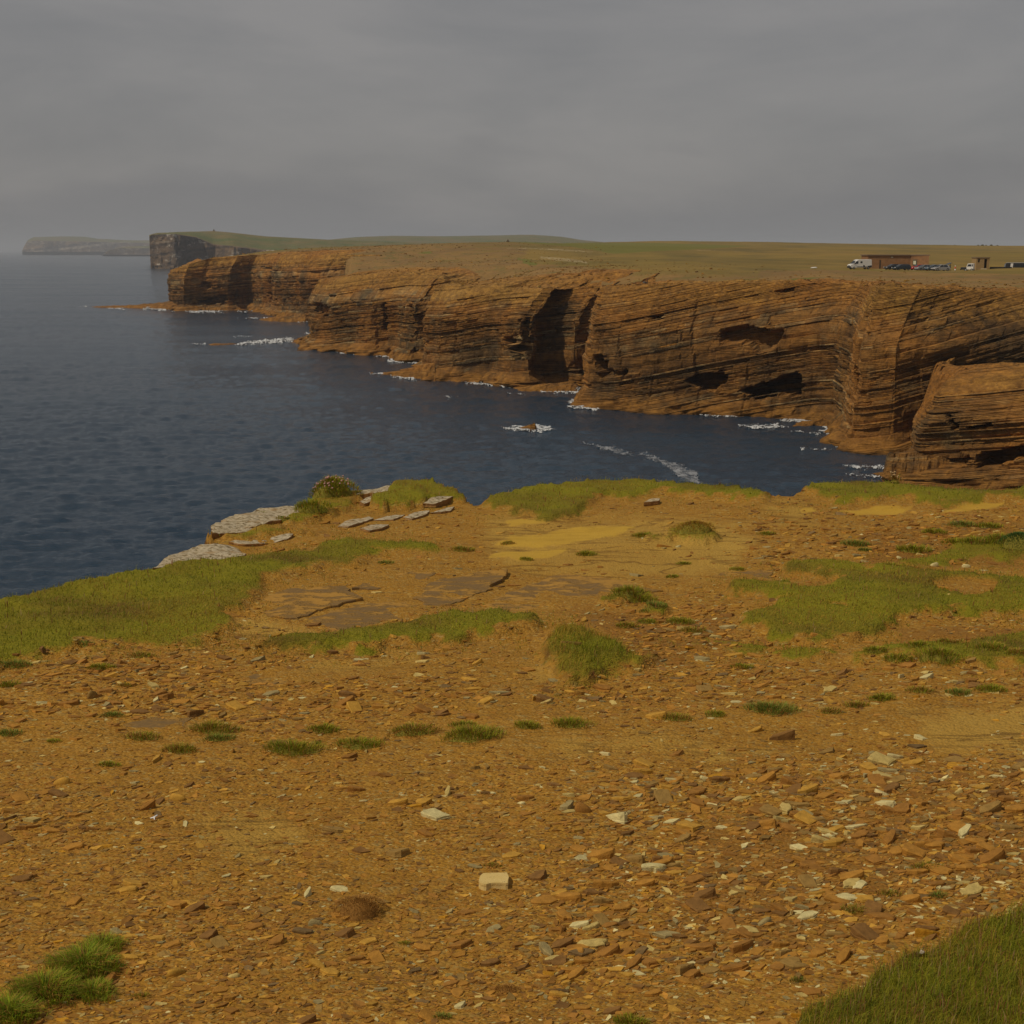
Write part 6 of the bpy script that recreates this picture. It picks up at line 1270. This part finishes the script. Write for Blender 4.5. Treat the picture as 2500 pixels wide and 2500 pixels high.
# person standing behind the open tailgate
def person(px, d, face, label):
    x, y, z = spot(px, d); root = None
    def skin(name, pts, edges, mat, parent=None, sub=2):
        m = bpy.data.meshes.new(name); m.from_pydata([p[:3] for p in pts], edges, []); o = link(name, m, parent)
        m.materials.append(mat); sk = o.modifiers.new('skin', 'SKIN')
        for v, p in zip(m.skin_vertices[0].data, pts): v.radius = (p[3], p[4] if len(p) > 4 else p[3])
        m.skin_vertices[0].data[0].use_root = True
        sb = o.modifiers.new('sub', 'SUBSURF'); sb.levels = sub; sb.render_levels = sub; return o
    P = [(0, 0, 0.95, 0.15, 0.11), (0, 0, 1.15, 0.14, 0.10), (0, 0, 1.38, 0.17, 0.11), (0, 0, 1.48, 0.06), (0.01, 0, 1.56, 0.07), (0.02, 0, 1.66, 0.095), (0.01, 0, 1.75, 0.06),
         (0, 0.19, 1.41, 0.06), (0.03, 0.25, 1.15, 0.045), (0.16, 0.22, 0.96, 0.036), (0.22, 0.2, 0.93, 0.03), (0, -0.19, 1.41, 0.06), (0.05, -0.26, 1.16, 0.045), (0.2, -0.2, 1.02, 0.036), (0.26, -0.18, 1.0, 0.03),
         (0, 0.1, 0.88, 0.1), (0.02, 0.12, 0.5, 0.065), (0, 0.12, 0.08, 0.045), (0.12, 0.13, 0.035, 0.04), (0, -0.1, 0.88, 0.1), (0.03, -0.12, 0.5, 0.065), (-0.02, -0.12, 0.08, 0.045), (0.1, -0.13, 0.035, 0.04)]
    E = [(0, 1), (1, 2), (2, 3), (3, 4), (4, 5), (5, 6), (2, 7), (7, 8), (8, 9), (9, 10), (2, 11), (11, 12), (12, 13), (13, 14), (0, 15), (15, 16), (16, 17), (17, 18), (0, 19), (19, 20), (20, 21), (21, 22)]
    o = skin('person', P, E, plain('skin', (0.45, 0.27, 0.19), 0.6)); o.location = (x, y, z); o.rotation_euler = (0, 0, face); tag(o, label, 'person')
    g = lambda p, k: (p[0], p[1], p[2], p[3] + k, (p[4] if len(p) > 4 else p[3]) + k)
    j = [g(P[i], 0.018) for i in (0, 1, 2, 7, 8, 9, 11, 12, 13)]; skin('jacket', j, [(0, 1), (1, 2), (2, 3), (3, 4), (4, 5), (2, 6), (6, 7), (7, 8)], plain('teal_cloth', (0.10, 0.22, 0.24), 0.85), o)
    tr = [g(P[i], 0.014) for i in (0, 15, 16, 17, 19, 20, 21)]; skin('trousers', tr, [(0, 1), (1, 2), (2, 3), (0, 4), (4, 5), (5, 6)], plain('dark_cloth', (0.02, 0.02, 0.03), 0.9), o)
    hr = [(-0.02, 0, 1.64, 0.09), (-0.01, 0, 1.76, 0.075), (-0.06, 0, 1.70, 0.07)]; skin('hair', hr, [(0, 1), (0, 2)], plain('dark_hair', (0.03, 0.02, 0.015), 0.8), o)
person(2322, 360, math.pi, 'person in a teal top and dark trousers behind the silver SUV')
# white slab on the moor, boulder with post on the cliff top, cairns and shrubs on the skyline
x, y, z = spot(1989, 372)
V, f4, f3 = stone_shape(3, 12, 0.2, 1.0, True)
tag(link('white_stone', mesh('white_stone', V * np.array([1.9, 1.6, 1.6]), [f4, f3], M_WHITE, True), loc=(x, y, z + 0.05)), 'long low white object lying alone on the moor left of the van', 'stone')
x, y, z = spot(1576, 300)
V, f4, f3 = stone_shape(5, 10, 0.55, 0.0, True)
tag(link('boulder', mesh('boulder', V * 1.1, [f4, f3], M_BOULD, False, None, np.tile([(0.16, 0.15, 0.13)], (len(V), 1))), loc=(x, y, z), rot=(0, 0, 0.4)), 'dark grey boulder on the cliff-top grass strip', 'boulder')
tag(tube('stake', [(0, 0, -0.2), (0.05, 0, 0.7), (0.09, 0, 1.35)], [0.12, 0.11, 0.09], plain('weathered_post', (0.12, 0.055, 0.03), 0.9), None, 8, (x + 0.45, y + 0.3, z)), 'short brown stake standing beside the dark grey boulder', 'post')
def cairn(px, py, d, hgt, label):
    x = float(x_at(px, py, d)); z = float(z_at(px, py, d)); r = empty('cairn', (x, d, z), 0, label, 'cairn'); rr = random.Random(px)
    for lv in range(4):
        for k in range(max(1, 4 - lv)):
            a = k * 6.28 / max(1, 4 - lv) + lv; q = hgt * 0.28 * (3 - lv) / 3; V, f4, f3 = stone_shape(200 + lv * 5 + k, 7, 0.5, 0.0)
            link('cairn_stone', mesh('cairn_stone', V * hgt * (0.6 - 0.08 * lv), [f4, f3], M_BOULD, False, None, np.tile([(0.16, 0.12, 0.08)], (len(V), 1))), r, (q * math.cos(a), q * math.sin(a), lv * hgt * 0.25 - hgt * 0.1), (0, 0, rr.random() * 6))
cairn(522, 564.5, 2740, 5.0, 'tiny cairn on top of the far headland'); cairn(1240, 590, 715, 1.3, 'tiny cairn on the skyline of the moor left of the middle')
for k, (px, w, lb) in enumerate([(2331, 5, 'lone dark shrub on the skyline above the silver SUV'), (2388, 5, 'dark shrub on the skyline, leftmost of the cluster above the hut'), (2398, 7, 'broad dark shrub on the skyline above the hut'), (2407, 4, 'low dark shrub just below the skyline above the hut'), (2420, 6, 'tall dark shrub on the skyline right of the hut'), (2435, 3, 'tiny dark shrub on the skyline, rightmost of the cluster')]):
    d = 1240; x = float(x_at(px, 602, d)); z = land_surf(x, d); R = w * d / F / 2
    r = empty('shrub', (x, d, z), 0, lb, 'shrub', 'shrubs on the skyline'); n = 260
    a = RS.uniform(0, 6.28, n); q = np.sqrt(RS.rand(n)); hh = RS.rand(n)
    link('foliage', blades('foliage', x + R * q * np.cos(a), d + R * q * np.sin(a), z + 0.2 + hh * R * 1.1 * np.sqrt(1 - q * q * 0.9), np.full(n, 0.5), np.full(n, 0.35), RS.uniform(0.2, 1, n), a, np.tile([(0.04, 0.05, 0.025)], (n, 1)) * RS.uniform(0.6, 1.3, (n, 1)), None, (x, d, z)), r)
    tube('stem', [(0, 0, -0.3), (0.05, 0, 0.5 + R * 0.5)], [0.12, 0.06], M_DARK, r, 6)
# ================================================================== HAZE
def haze():
    s = 44000.0; z0, z1 = -3.5, 175.0
    v = [(x, y, z) for z in (z0, z1) for x, y in ((-s, -6000), (s, -6000), (s, s), (-s, s))]
    f = [(0, 3, 2, 1), (4, 5, 6, 7), (0, 1, 5, 4), (1, 2, 6, 5), (2, 3, 7, 6), (3, 0, 4, 7)]
    m = bpy.data.materials.new('haze_air'); m.use_nodes = True; t = m.node_tree; t.nodes.clear()
    o = t.nodes.new('ShaderNodeOutputMaterial'); p = t.nodes.new('ShaderNodeVolumePrincipled')
    p.inputs['Color'].default_value = (0.80, 0.87, 0.98, 1); p.inputs['Density'].default_value = 0.000075; p.inputs['Anisotropy'].default_value = 0.0
    t.links.new(p.outputs[0], o.inputs['Volume'])
    tag(link('haze', mesh('haze', v, f, m)), kind='stuff')
haze()
